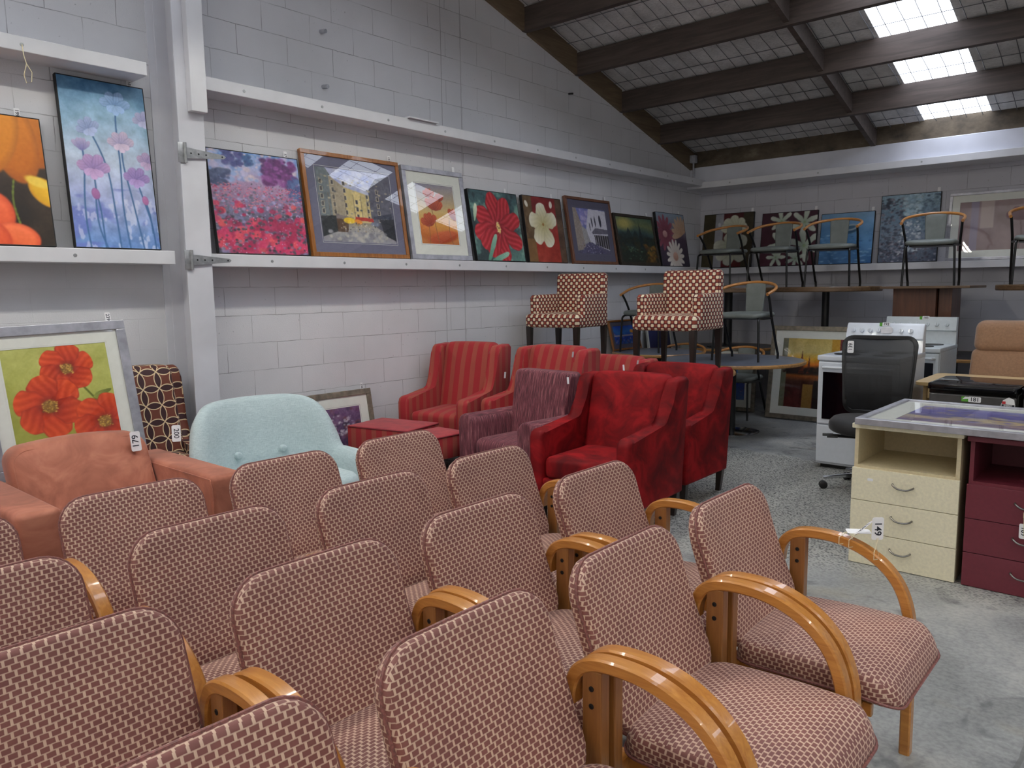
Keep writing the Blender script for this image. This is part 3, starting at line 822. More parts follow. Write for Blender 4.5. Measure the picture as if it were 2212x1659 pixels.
# ------------------------------------------------------------------ upholstered armchairs (face -Y, origin on the floor in the middle)
def wing_chair(name, label, loc, rz, w, d, hb, ha, seat_h, mats, group, legh=0.15, stripes=False, arm_t=0.10, wing=0.30, roll=0.0, cat='armchair'):
    """mats = (body, cushion); the side panel outline carries arm, slope and wing"""
    t = thing(name, label, cat, loc, rz, group)
    B, CU = mats
    yf, yb = -d/2, d/2
    out = [(yf+0.02, legh), (yf, legh+0.02), (yf, ha-0.05), (yf+0.015, ha-0.015), (yf+0.05, ha), (yb-wing-0.05, ha+0.006), (yb-wing-0.015, ha+0.022), (yb-wing+0.012, ha+0.06),
           (yb-wing+0.045, ha+0.14), (yb-wing+0.078, hb-0.08), (yb-wing+0.092, hb-0.03), (yb-wing+0.12, hb-0.012), (yb-0.03, hb-0.005), (yb, hb-0.03), (yb-0.03, ha), (yb-0.06, legh)]
    for s in (-1, 1):
        m = MB(); x0, x1 = (w/2-arm_t, w/2) if s > 0 else (-w/2, -w/2+arm_t)
        m.prism(out, 'x', x0, x1, 0.022, 3)
        def fl(p, s=s):                                 # wings lean out a touch
            k = max(0, p.z-ha)/(hb-ha); return Vector((p.x+s*0.012*k, p.y, p.z))
        m.fn(fl); m.build('side_panel', B, t, uv='box', angle=50)
    iw = w-2*arm_t
    def bf(p):
        s = (p.y+0.5*(hb-legh))/(hb-legh)
        return Vector((p.x, yb-0.10-0.20*(1-s)+0.02-p.z, legh+s*(hb-legh)+0.012*(1-(2*p.x/w)**2)))
    m = MB(); m.pillow(iw+0.03, hb-legh, 0.05, 0.12, 0.03, 0.03, 0.0, bf); m.build('backrest', B, t, uv='box')
    m = MB(); m.box(-iw/2-0.01, iw/2+0.01, yf+0.02, yb-0.10, legh, seat_h-0.13, 0.015, 3); m.build('seat_base', B, t, uv='box')
    def sf(p):
        f = max(0, (-p.y-(d*0.24))/(d*0.2))
        return Vector((p.x, p.y-0.075, seat_h-0.065+p.z))
    m = MB(); m.pillow(iw-0.006, d-0.20, 0.04, 0.13, 0.03, 0.022, 0.0, sf); m.build('seat_cushion', CU, t, uv='box')
    for sx in (-1, 1):
        for sy in (-1, 1):
            m = MB(); m.taper((sx*(w/2-0.06), sy*(d/2-0.075), 0), (sx*(w/2-0.05), sy*(d/2-0.065), legh+0.01), (0.016, 0.016), (0.024, 0.024), bev=0.002)
            m.build('leg', 'dkwood', t, smooth=False)
    return t
g1 = 'red striped wing chairs by the block wall'
wing_chair('wing_chair', 'red striped wing armchair at the left, its seat cushion slumped forward', (0.50, 4.50, 0), 0.22, 0.66, 0.74, 1.0, 0.60, 0.47, ('stripe', 'stripe'), g1)
wing_chair('wing_chair', 'red striped wing armchair in the middle, behind the ribbed purple armchair', (1.24, 4.71, 0), -0.02, 0.70, 0.66, 0.99, 0.60, 0.46, ('stripe', 'stripe'), g1)
wing_chair('wing_chair', 'red striped wing armchair of which only the top shows above the velvet one', (1.46, 5.29, 0), 0.0, 0.74, 0.48, 0.885, 0.56, 0.42, ('stripe', 'stripe'), g1)
g2 = 'crushed red velvet armchairs'
wing_chair('wing_chair', 'crushed red velvet armchair in front, seat facing the camera side', (2.40, 3.97, 0), 0.06, 0.70, 0.76, 0.90, 0.60, 0.43, ('velvet', 'velvet'), g2, 0.16, wing=0.27, arm_t=0.09)
wing_chair('wing_chair', 'crushed red velvet armchair behind the front velvet one, beside the round tables', (2.33, 4.77, 0), 0.02, 0.70, 0.68, 0.895, 0.575, 0.43, ('velvet', 'velvet'), g2, 0.16, wing=0.27, arm_t=0.09)

kids = {o['label'][:34]: o for o in D.objects if o.name.startswith('wing_chair') and o.get('label')}
for key, xx, yy, zz in (('red striped wing armchair in the m', 0.33, 0.10, 0.955), ('red striped wing armchair of which', 0.35, 0.05, 0.86), ('crushed red velvet armchair in fro', -0.33, 0.13, 0.86), ('crushed red velvet armchair behind', -0.33, 0.08, 0.875)):
    number_tag(kids[key], '', (xx, yy-0.10, zz), (0.5, 0.85, 0), (0.25*(1 if xx > 0 else -1), -0.1, 1), 0.014, 0.045, None)
def club_chair(name, label, loc, rz, w, d, hb, ha, seat_h, B, arm_t=0.14):
    t = thing(name, label, 'armchair', loc, rz)
    yf, yb = -d/2, d/2
    for s in (-1, 1):
        m = MB(); cx = s*(w/2-arm_t/2)
        out = [(cx-arm_t/2, 0.12)] + [(cx+arm_t/2*math.cos(R(a))*-1, ha-0.07+0.07*math.sin(R(a))) for a in range(0, 181, 20)] + [(cx+arm_t/2, 0.12)]
        def fn(p): return Vector((p.x, p.y, p.z-0.03*max(0, (p.y-0.05)/d)))
        m.prism(out, 'y', yf, yb-0.06, 0.015, 3); m.build('arm', B, t, uv='box', angle=50)
    iw = w-2*arm_t
    def bf(p):
        s = (p.y+0.5*(hb-0.2))/(hb-0.2)
        return Vector((p.x*(1.0+0.12*s), yb-0.16+0.14*s-p.z, 0.2+s*(hb-0.2)))
    m = MB(); m.pillow(iw+0.04, hb-0.2, 0.035, 0.13, 0.022, 0.012, 0.0, bf); m.build('backrest', B, t, uv='box')
    m = MB(); m.box(-iw/2-0.01, iw/2+0.01, yf+0.03, yb-0.08, 0.12, seat_h-0.12, 0.01); m.build('seat_base', B, t, uv='box')
    m = MB(); m.pillow(iw-0.006, d-0.16, 0.05, 0.13, 0.04, 0.02, 0.0, lambda p: Vector((p.x, p.y-0.07, seat_h-0.065+p.z))); m.build('seat_cushion', B, t, uv='box')
    for sx in (-1, 1):
        for sy in (-1, 1):
            m = MB(); m.taper((sx*(w/2-0.07), sy*(d/2-0.08), 0), (sx*(w/2-0.06), sy*(d/2-0.07), 0.13), (0.016, 0.016), (0.022, 0.022)); m.build('leg', 'dkwood', t, smooth=False)
    return t
club = club_chair('armchair', 'ribbed dark purple armchair with rounded arms, in front of the striped ones', (1.60, 4.075, 0), -0.05, 0.72, 0.58, 0.87, 0.59, 0.42, 'ribbed')

number_tag(club, '', (-0.27, 0.10, 0.83), (0.5, 0.85, 0), (0.3, -0.1, 1), 0.014, 0.05, None)
def ottoman(label, loc, rz, w, d, h):
    t = thing('ottoman', label, 'footstool', loc, rz, 'red ottomans with striped sides')
    m = MB(); m.pillow(w, d, 0.02, 0.012, 0.005, 0.006, 0, lambda p: Vector((p.x, p.y, h-0.006+p.z))); m.build('top_panel', 'plainred', t, uv='box')
    m = MB(); m.box(-w/2, w/2, -d/2, d/2, h-0.17, h-0.008, 0.01); m.build('cushion_side', 'stripe', t, uv='box')
    m = MB(); m.tube([(x, y, h-0.006) for x, y in rrect(w, d, 0.02, 4)], 0.005, 6, True); m.build('piping', 'maroon', t)
    for sx in (-1, 1):
        for sy in (-1, 1):
            m = MB(); m.taper((sx*(w/2-0.05), sy*(d/2-0.05), 0), (sx*(w/2-0.04), sy*(d/2-0.04), h-0.165), (0.014, 0.014), (0.02, 0.02)); m.build('leg', 'dkwood', t, smooth=False)
    return t
ottoman('red topped ottoman nearest the purple mountain picture, full top visible', (0.50, 3.82, 0), 0.20, 0.57, 0.42, 0.43)
ottoman('red topped ottoman half hidden in front of the ribbed purple armchair', (0.985, 3.77, 0), 0.0, 0.32, 0.44, 0.42)

# terracotta suede armchairs (face +X)
def suede_chair(label, loc, rz):
    t = thing('armchair', label, 'armchair', loc, rz, 'terracotta suede armchairs')
    for s in (-1, 1):
        m = MB()
        m.box(-0.42, 0.48, s*0.40-0.085, s*0.40+0.085, 0.10, 0.605, 0.025, 3)
        m.fn(lambda p: Vector((p.x, p.y, p.z-0.02*(p.x < -0.2)*0)))
        a = m.build('arm', 'suede', t, uv='box')
        b = MB(); b.tube([(-0.40, s*0.40-s*0.083, 0.588), (0.462, s*0.40-s*0.083, 0.588), (0.478, s*0.40-s*0.083, 0.55), (0.478, s*0.40-s*0.083, 0.14)], 0.003, 6); b.build('seam', 'suede', a)
    def bf(p):
        s = (p.y+0.24)/0.48; z = 0.27+s*0.47
        return Vector((-0.30+0.12*(1-s)*1.0-0.10*s+p.z+0.14, -p.x, z+0.028*(1-(2*p.x/0.63)**2)*s))
    m = MB(); m.pillow(0.63, 0.48, 0.07, 0.15, 0.04, 0.03, 0.0, bf); b = m.build('back_cushion', 'suede', t, uv='box')
    b2 = MB(); b2.tube([bf(Vector((x, y, 0.07))) for x, y in rrect(0.60, 0.45, 0.07, 6)], 0.003, 6, True); b2.build('seam', 'suede', b)
    m = MB(); m.box(-0.42, -0.28, -0.32, 0.32, 0.10, 0.56, 0.02, 3); m.build('back_frame', 'suede', t, uv='box')
    m = MB(); m.box(-0.35, 0.44, -0.315, 0.315, 0.10, 0.26, 0.02, 3); m.build('seat_base', 'suede', t, uv='box')
    m = MB(); m.pillow(0.68, 0.62, 0.05, 0.16, 0.04, 0.02, 0, lambda p: Vector((p.x+0.10, p.y, 0.335+p.z))); m.build('seat_cushion', 'suede', t, uv='box')
    for sx in (-1, 1):
        for sy in (-1, 1):
            m = MB(); m.taper((sx*0.42, sy*0.38, 0), (sx*0.42, sy*0.38, 0.11), (0.02, 0.02), (0.024, 0.024)); m.build('foot', 'dkwood', t, smooth=False)
    return t
sc = suede_chair('terracotta suede armchair with a white 179 tag on its back', (1.24, 1.39, 0), 0.0)
dup(sc, (1.36, 0.36, 0), 0.0, 'terracotta suede armchair at the left edge, only its arm in the picture')
number_tag(sc, '179', (-0.122, 0.235, 0.715), (0, 1, 0), (-0.16, 0, 1), 0.05, 0.10, 'white card tag numbered 179', PI/2, 0.044, 'number_tag')

# pale teal tub chair (faces +X): one shell whose rim runs from arm to back to arm
def tub_chair():
    t = thing('tub_chair', 'pale teal linen tub chair with a curved back and two buttons', 'armchair', (1.18, 2.405, 0), R(-3))
    def rim(a):          # a from -1 (near arm front) through 0 (back) to 1 (far arm front)
        th = a*R(118)
        e = abs(math.cos(th)); 
        x = -0.36*math.cos(th) if abs(a) < 0.77 else -0.36*math.cos(R(90)) + (abs(a)-0.77)/0.23*0.36
        y = 0.50*math.sin(max(-PI/2, min(PI/2, th)))
        x = x-0.02
        k = max(0, 1-(abs(a)/0.66)**2.4)
        z = 0.50+0.335*(math.sin(k*PI/2)**0.9)
        if abs(a) > 0.8: z -= 0.05*((abs(a)-0.8)/0.2)**2
        return x, y, z
    m = MB(); N = 56; rows = []
    prof = [(0.0, 0.0), (0.0, 0.35), (0.01, 0.8), (0.02, 0.93), (0.045, 0.99), (0.075, 0.995), (0.10, 0.95), (0.115, 0.8), (0.125, 0.5), (0.13, 0.30)]
    for i in range(N+1):
        a = -1+2*i/N; x, y, z = rim(a)
        x0, y0, _ = rim(max(-1, a-0.02)); x1, y1, _ = rim(min(1, a+0.02))
        tx, ty = x1-x0, y1-y0; L = math.hypot(tx, ty) or 1; nx, ny = -ty/L, tx/L   # inward normal
        if nx*(0.1-x)+ny*(0-y) < 0: nx, ny = -nx, -ny
        row = []
        for off, h in prof:
            lean = 0.10*(h-0.5)*(max(0, 1-abs(a)/0.7))
            zz = 0.16+(z-0.16)*h
            row.append(m.bm.verts.new((x+nx*off-lean*1.0, y+ny*off+ (0.03*(h-0.5)*(1 if y > 0 else -1))*min(1, abs(a)*2), zz)))
        rows.append(row)
    for A, B in zip(rows, rows[1:]):
        for j in range(len(prof)-1): m.bm.faces.new((A[j], A[j+1], B[j+1], B[j]))
        m.bm.faces.new((A[-1], A[0], B[0], B[-1]))
    m.bm.faces.new(rows[0]); m.bm.faces.new(rows[-1][::-1])
    m.build('shell', 'linen', t, angle=60)
    m = MB(); m.pillow(0.62, 0.70, 0.12, 0.15, 0.05, 0.02, 0, lambda p: Vector((p.x+0.04, p.y, 0.33+p.z))); m.build('seat_cushion', 'linen', t)
    for y in (-0.145, 0.145):
        m = MB(); m.lathe([(0.022, -0.02), (0.022, 0.0), (0.016, 0.008), (0.0001, 0.010)], 14)
        m.xf(Matrix.Translation((-0.222, y, 0.505)) @ Matrix.Rotation(R(90), 4, 'Y')); m.build('button', 'linen', t)
    for sx, sy in ((-0.26, -0.30), (-0.26, 0.30), (0.26, -0.30), (0.26, 0.30)):
        m = MB(); m.taper((sx*1.15, sy*1.15, 0), (sx, sy, 0.27), (0.014, 0.014), (0.022, 0.022)); m.build('leg', 'beechv_shade', t, smooth=False)
    number_tag(t, '200', (-0.165, -0.520, 0.70), (0.43, 0.9, 0), (-0.1, 0.25, 1), 0.045, 0.09, 'white card tag numbered 200', True, 0.036)
    return t
tub_chair()

# maroon petal-pattern wing chair in the corner (faces +X)
def petal_chair():
    t = wing_chair('wing_chair', 'tall maroon wing chair with cream petal circles, between the poppy picture and the post', (0.33, 1.985, 0), R(90), 0.66, 0.50, 1.0, 0.5, 0.46, ('petal', 'petal'), None, arm_t=0.08, wing=0.18)
    return t
petal_chair()

# ------------------------------------------------------------------ dotted dining armchairs (face -Y)
def dot_chair(label, loc, rz):
    t = thing('dining_armchair', label, 'chair', loc, rz, 'cream dotted dining armchairs on the round tables')
    w, d = 0.60, 0.60
    m = MB(); m.pillow(w, d, 0.045, 0.125, 0.03, 0.015, 0, lambda p: Vector((p.x, p.y, 0.42+p.z))); m.build('seat', 'dots', t, uv='box')
    def bf(p):
        s = (p.y+0.26)/0.52
        return Vector((p.x*(0.93), 0.265+0.03*s-p.z, 0.365+s*0.51))
    m = MB(); m.pillow(w, 0.52, 0.045, 0.085, 0.028, 0.012, 0, bf); m.build('backrest', 'dots', t, uv='box')
    for s in (-1, 1):
        m = MB(); x0, x1 = (0.215, 0.305) if s > 0 else (-0.305, -0.215)
        m.prism([(-0.19, 0.365), (-0.20, 0.64), (-0.17, 0.665), (0.26, 0.675), (0.27, 0.365)], 'x', x0, x1, 0.018, 3); m.build('arm', 'dots', t, uv='box')
    for sx in (-1, 1):
        for sy in (-1, 1):
            m = MB(); m.taper((sx*0.262, sy*0.262, 0), (sx*0.262, sy*0.262, 0.37), (0.017, 0.017), (0.027, 0.027), bev=0.002); m.build('leg', 'dkwood', t, smooth=False)
    return t

# ------------------------------------------------------------------ grey chairs with a bentwood rail (face -Y)
def bent_chair():
    t = thing('rail_chair', '', 'chair', group='grey chairs with bentwood rails')
    m = MB(); m.pillow(0.47, 0.46, 0.09, 0.045, 0.02, 0.012, 0, lambda p: Vector((p.x, p.y-0.01, 0.445+p.z-0.012*max(0, -p.y/0.23)**3))); m.build('seat', 'grey', t)
    m = MB(); m.pillow(0.40, 0.40, 0.08, 0.018, 0.006, 0, 0, lambda p: Vector((p.x, p.y, 0.414+p.z))); m.build('seat_pan', 'black', t)
    def bf(p):
        s = (p.y+0.15)/0.30
        return Vector((p.x*(0.92+0.16*s), 0.215+0.035*s-p.z+0.02*(2*p.x/0.2)**2*-1*0.5, 0.462+s*0.295))
    m = MB(); m.pillow(0.195, 0.30, 0.022, 0.022, 0.009, 0.006, 0, bf); m.build('backrest', 'grey', t)
    P = []
    for i in range(-12, 13):
        a = i/12; th = a*R(112)
        x = 0.285*math.sin(th) if abs(th) < PI/2 else math.copysign(0.285-0.02*(abs(th)-PI/2), th)
        y = 0.26*math.cos(th) if abs(th) < PI/2 else -(abs(th)-PI/2)*0.40
        z = 0.765-0.12*abs(a)**1.8
        P.append((x, y-0.005, z))
    m = MB(); m.tube(P, 0.0155, 10); m.build('rail', 'bent', t)
    for s in (-1, 1):
        m = MB(); m.tube(smooth_path([(s*0.272, -0.13, 0.65), (s*0.262, -0.05, 0.56), (s*0.250, 0.03, 0.42), (s*0.245, 0.20, 0.10), (s*0.243, 0.235, 0.055), (s*0.240, 0.24, 0.0)], 3), 0.0125, 8); m.build('rear_leg', 'black', t)
        m = MB(); m.tube(smooth_path([(s*0.250, 0.03, 0.415), (s*0.225, -0.10, 0.412), (s*0.215, -0.17, 0.412), (s*0.220, -0.215, 0.395), (s*0.225, -0.225, 0.34), (s*0.238, -0.24, 0.0)], 3), 0.0115, 8); m.build('front_leg', 'black', t)
    return t

# ------------------------------------------------------------------ tables
def round_table(label, loc, r, h, top, group, base=True, edge='rim', post_r=0.045, base_r=0.28, th=0.034):
    t = thing('round_table', label, 'table', loc, 0, group)
    m = MB(); m.lathe([(0.0001, h-0.032), (r-0.02, h-0.032), (r-0.02, h-0.001), (0.0001, h-0.001)], 48); m.build('tabletop', top, t, angle=30)
    m = MB(); m.lathe([(r-0.022, h-th), (r-0.006, h-th), (r, h-th+0.008), (r, h-0.010), (r-0.006, h), (r-0.022, h)], 48, ring=True); m.build('edge_band', edge, t, angle=30)
    m = MB(); m.lathe([(post_r, 0.03), (post_r, h-0.05), (0.14, h-0.04), (0.14, h-0.034)], 20); m.build('pedestal', 'black', t, angle=30)
    m = MB(); m.lathe([(base_r, 0.0), (base_r, 0.006), (base_r*0.7, 0.022), (0.06, 0.036), (0.0001, 0.036)], 36); m.build('base', 'chrome' if base == 'chrome' else 'black', t, angle=30)
    return t
gt = 'round tables under the dotted and grey chairs'
round_table('grey round table with an oak rim, carrying a grey rail chair, beside the sunset picture', (1.66, 7.25, 0), 0.70, 0.73, 'top', gt, 'chrome')
round_table('grey round table carrying the right hand dotted armchair, behind the velvet chairs', (1.73, 6.03, 0), 0.49, 0.73, 'top', gt)
round_table('grey round table carrying the left hand dotted armchair, behind the striped chairs', (0.56, 6.00, 0), 0.48, 0.73, 'top', gt)
round_table('grey round table carrying the grey rail chair nearest the left wall', (0.53, 7.72, 0), 0.52, 0.73, 'top', gt)
gl = 'dark low tables along the back wall'
round_table('dark round table in the corner holding up the leftmost raised table', (0.72, 9.11, 0), 0.59, 0.715, 'dtop', gl)
round_table('dark round table behind the sunset picture holding up a raised table', (1.98, 9.11, 0), 0.59, 0.715, 'dtop', gl)
round_table('dark round table behind the rear stove holding up the panel-legged table', (3.25, 9.11, 0), 0.59, 0.715, 'dtop', gl)
round_table('dark round table behind the tan chair holding up the rightmost raised table', (4.55, 9.11, 0), 0.59, 0.715, 'dtop', gl)
gu = 'raised round tables along the back wall'
round_table('raised round table in the corner under the first grey chair', (0.78, 8.98, 0.715), 0.57, 0.725, 'darkrim', gu, edge='darkrim', th=0.055, base_r=0.25, post_r=0.05)
round_table('raised round table left of the panel-legged one, with a thick oak edge', (1.96, 8.98, 0.715), 0.58, 0.725, 'darkrim', gu, edge='darkrim', th=0.055, base_r=0.25, post_r=0.04)
round_table('raised round table at the right edge of the picture', (4.18, 8.95, 0.715), 0.56, 0.725, 'darkrim', gu, edge='darkrim', th=0.055, base_r=0.25, post_r=0.04)
t = thing('square_table', 'square veneer table with a broad wooden panel base, raised behind the stoves', 'table', (3.06, 8.95, 0.715))
m = MB(); m.box(-0.41, 0.41, -0.40, 0.40, 0.695, 0.72, 0.004); m.build('tabletop', 'darkrim', t, smooth=False)
m = MB(); m.box(-0.31, 0.09, -0.27, -0.25, 0.0, 0.695); m.box(-0.31, 0.09, 0.25, 0.27, 0, 0.695); m.box(-0.31, -0.29, -0.25, 0.25, 0, 0.695); m.box(0.07, 0.09, -0.25, 0.25, 0, 0.695); m.build('panel_base', 'walnut', t, smooth=False)
m = MB(); m.box(0.10, 0.22, -0.20, 0.20, 0, 0.695, 0.002); m.build('side_panel', 'walnut', t, smooth=False)

dot_chair('cream and red dotted dining armchair standing left, in front of the picture shelf', (0.52, 6.02, 0.73), 0.10)
dot_chair('cream and red dotted dining armchair standing right, beside the pale grey rail chair', (1.73, 6.02, 0.73), 0.06)
bc = bent_chair()
bl = [('B1', (1.765, 7.31, 0.73), 0.02, 'grey rail chair standing on the round table beside the sunset picture'),
      ('B2', (0.42, 7.70, 0.73), 0.10, 'grey rail chair between the two dotted armchairs'),
      ('B3', (0.70, 8.99, 1.44), -0.10, 'grey rail chair highest in the corner, before the white poppy picture'),
      ('B4', (1.355, 8.99, 1.44), 0.0, 'grey rail chair on the raised tables before the lily picture'),
      ('B5', (2.02, 8.99, 1.44), 0.08, 'grey rail chair on the raised table before the blue boat picture'),
      ('B6', (3.02, 8.99, 1.435), 0.12, 'grey rail chair on the panel-legged table, before the misty forest picture'),
      ('B7', (3.98, 8.99, 1.44), 0.16, 'grey rail chair cut off by the right edge, on the raised table'),
      ('B8', (1.30, 8.15, 0.0), 0.0, 'grey rail chair tucked low behind the round table, with a small card tag'),
      ('B9', (0.53, 8.26, 0.0), 0.15, 'grey rail chair tucked low in the corner, seen between dotted chair legs')]
for k, loc, rz, lab in bl:
    if k == 'B1': bc.location = loc; bc.rotation_euler.z = rz; bc['label'] = lab; last = bc
    else: last = dup(bc, loc, rz, lab)
    if k == 'B8': b8 = last
number_tag(b8, '', (0.24, 0.03, 0.70), (1, 0, 0), (0, 0, 1), 0.03, 0.055, None, True, 0.024)
# ------------------------------------------------------------------ drawer units
def drawer_unit(label, x0, x1, yf, yb, h, body, inside, group, tagtxt=None):
    t = thing('drawer_unit', label, 'cabinet', (x0, yf, 0), 0, group)
    w = x1-x0; d = yb-yf
    m = MB(); T = 0.018
    m.box(0.012, 0.012+T, 0.02, d, 0.0, h-0.025); m.box(w-0.012-T, w-0.012, 0.02, d, 0.0, h-0.025)
    m.box(0.03, w-0.03, d-0.01, d, 0.0, h-0.025); m.box(0.03, w-0.03, 0.02, d-0.01, 0.0, 0.02)
    m.box(0.03, w-0.03, 0.012, d-0.01, h-0.235, h-0.217)
    m.build('carcass', inside, t, smooth=False)
    m = MB(); m.box(0, w, 0, d+0.01, h-0.025, h, 0.004); m.build('worktop', body, t, smooth=False)
    z1 = h-0.232; n = 3; hh = z1/n
    for i in range(n):
        zt = z1-i*hh; m = MB(); m.box(0.008, w-0.008, 0.0, 0.018, zt-hh+0.003, zt, 0.0015)
        dr = m.build('drawer', body, t, smooth=False)
        zc = zt-hh*0.42; m = MB()
        P = smooth_path([(w/2-0.048, 0.002, zc+0.010), (w/2-0.046, -0.012, zc+0.008), (w/2-0.02, -0.024, zc-0.006), (w/2+0.02, -0.024, zc-0.008), (w/2+0.046, -0.014, zc+0.002), (w/2+0.048, 0.002, zc+0.004)], 3)
        m.tube(P, 0.0045, 8); m.build('handle', 'steel', dr)
    return t
gd = 'drawer units side by side under the lying picture'
cu = drawer_unit('cream drawer unit with an open shelf and three drawers', 3.800, 4.312, 4.13, 4.62, 0.742, 'cream', 'creamin', gd)
m = MB(); m.prism(rrect(0.028, 0.014, 0.005, 3), 'z', -0.0005, 0.0005); m.xf(Matrix.Translation((0.10, -0.001, 0.455)) @ Matrix.Rotation(PI/2, 4, 'X')); m.build('sticker', 'tag', cu, smooth=False)
bu = drawer_unit('burgundy drawer unit with an open shelf, cut off by the right edge', 4.326, 4.838, 4.13, 4.62, 0.734, 'burg', 'burg', gd)
tied_tag('paper_tag', 'white card tag numbered 169 hanging from a burgundy drawer handle', '169', (4.575, 4.105, 0.405), (4.578, 4.095, 0.325), (1, 0, 0), (0.06, -0.1, 1))

# ------------------------------------------------------------------ cookers (face -Y)
def knob(parent, x, z, y, r, mat='enamel', tilt=0.0):
    m = MB(); m.lathe([(r, 0), (r*0.93, 0.012), (r*0.85, 0.014), (0.0001, 0.014)], 18); m.box(-r*0.16, r*0.16, -r*0.8, r*0.8, 0.012, 0.024, 0.002)
    m.xf(Matrix.Translation((x, y, z)) @ Matrix.Rotation(PI/2-tilt, 4, 'X')); return m.build('knob', mat, parent)
def cooker(label, x0, yf, w, d, ph, rounded, mat, tagtxt, knobs):
    t = thing('cooker', label, 'oven', (x0, yf, 0), 0, 'white freestanding cookers')
    m = MB(); m.box(0, w, 0.03, d, 0.03, 0.885, 0.006); m.build('body', mat, t, smooth=False)
    m = MB(); m.box(0.03, w-0.03, 0.06, d-0.03, 0.0, 0.035); m.build('plinth', 'black', t, smooth=False)
    m = MB(); m.box(-0.004, w+0.004, 0.0, d, 0.865, 0.905, 0.008, 3); m.build('hob_top', mat, t)
    m = MB(); m.box(0.006, w-0.006, 0.004, 0.035, 0.36, 0.855, 0.008); dr = m.build('oven_door', mat, t, smooth=False)
    m = MB(); m.box(0.045, w-0.045, -0.001, 0.006, 0.40, 0.775, 0.003); m.build('window', 'ovenglass', dr, smooth=False)
    m = MB(); m.tube([(0.04, 0.004, 0.815), (0.05, -0.035, 0.815), (w-0.05, -0.035, 0.815), (w-0.04, 0.004, 0.815)], 0.012, 8); m.build('handle', mat, dr)
    m = MB(); m.box(0.006, w-0.006, 0.008, 0.035, 0.05, 0.35, 0.006); m.build('drawer', mat, t, smooth=False)
    for cx, cy, r in ((0.27, 0.2, 0.095), (0.73, 0.2, 0.075), (0.27, 0.62, 0.075), (0.73, 0.62, 0.095)):
        m = MB(); m.lathe([(r, 0.904), (r, 0.910), (r*0.9, 0.912), (0.0001, 0.912)], 24, c=(cx*w, cy*d*0.95+0.05, 0)); m.build('hotplate', 'black', t, angle=30)
    # control console at the back
    m = MB(); yb = d
    if rounded: out = [(yb-0.10, 0.90), (yb-0.075, 1.0), (yb-0.10, 1.015), (yb-0.06, 0.90+ph-0.02), (yb-0.04, 0.90+ph), (yb, 0.90+ph-0.01), (yb, 0.90)]
    else: out = [(yb-0.075, 0.90), (yb-0.06, 1.02), (yb-0.085, 1.03), (yb-0.06, 0.90+ph), (yb, 0.90+ph), (yb, 0.90)]
    m.prism(out, 'x', 0.0, w, 0.008 if rounded else 0.003, 3); c = m.build('console', mat, t, angle=35)
    z0 = (1.015+0.90+ph)/2
    for kx in knobs:
        k = knob(c, kx*w, z0, yb-(0.083 if rounded else 0.075), 0.019, mat, 0.25)
    if rounded:
        m = MB(); m.prism(rrect(0.10, 0.055, 0.026, 5), 'z', 0, 0.002); m.xf(Matrix.Translation((w*0.535, yb-0.083, z0+0.004)) @ Matrix.Rotation(PI/2-0.25, 4, 'X')); m.build('clock_panel', 'silver', c, smooth=False)
    # green and white lot label on the top edge
    m = MB(); m.box(-0.022, 0.0, -0.001, 0.0, 0, 0.030); yl = yb-0.062
    m.xf(Matrix.Translation((w*(0.47 if rounded else 0.52), yl-0.004, 0.90+ph-0.024))); g = m.build('label_flag', 'green', c, smooth=False)
    number_tag(c, tagtxt, (w*(0.47 if rounded else 0.52)+0.030, yl-0.004, 0.90+ph-0.008), (1, 0, 0), (0, 0.2, 1), 0.06, 0.032, None, 0.0001, 0.030)
    return t
cooker('white cooker nearer the camera, its rounded console above the office chair', 2.885, 6.18, 0.60, 0.74, 0.235, True, 'enamel', '192', (0.10, 0.21, 0.32, 0.43, 0.72, 0.84))
cooker('white cooker further back, with a square console numbered 185', 2.895, 7.36, 0.60, 0.66, 0.25, False, 'enamel2', '185', (0.10, 0.22, 0.34, 0.46, 0.60, 0.73, 0.87))

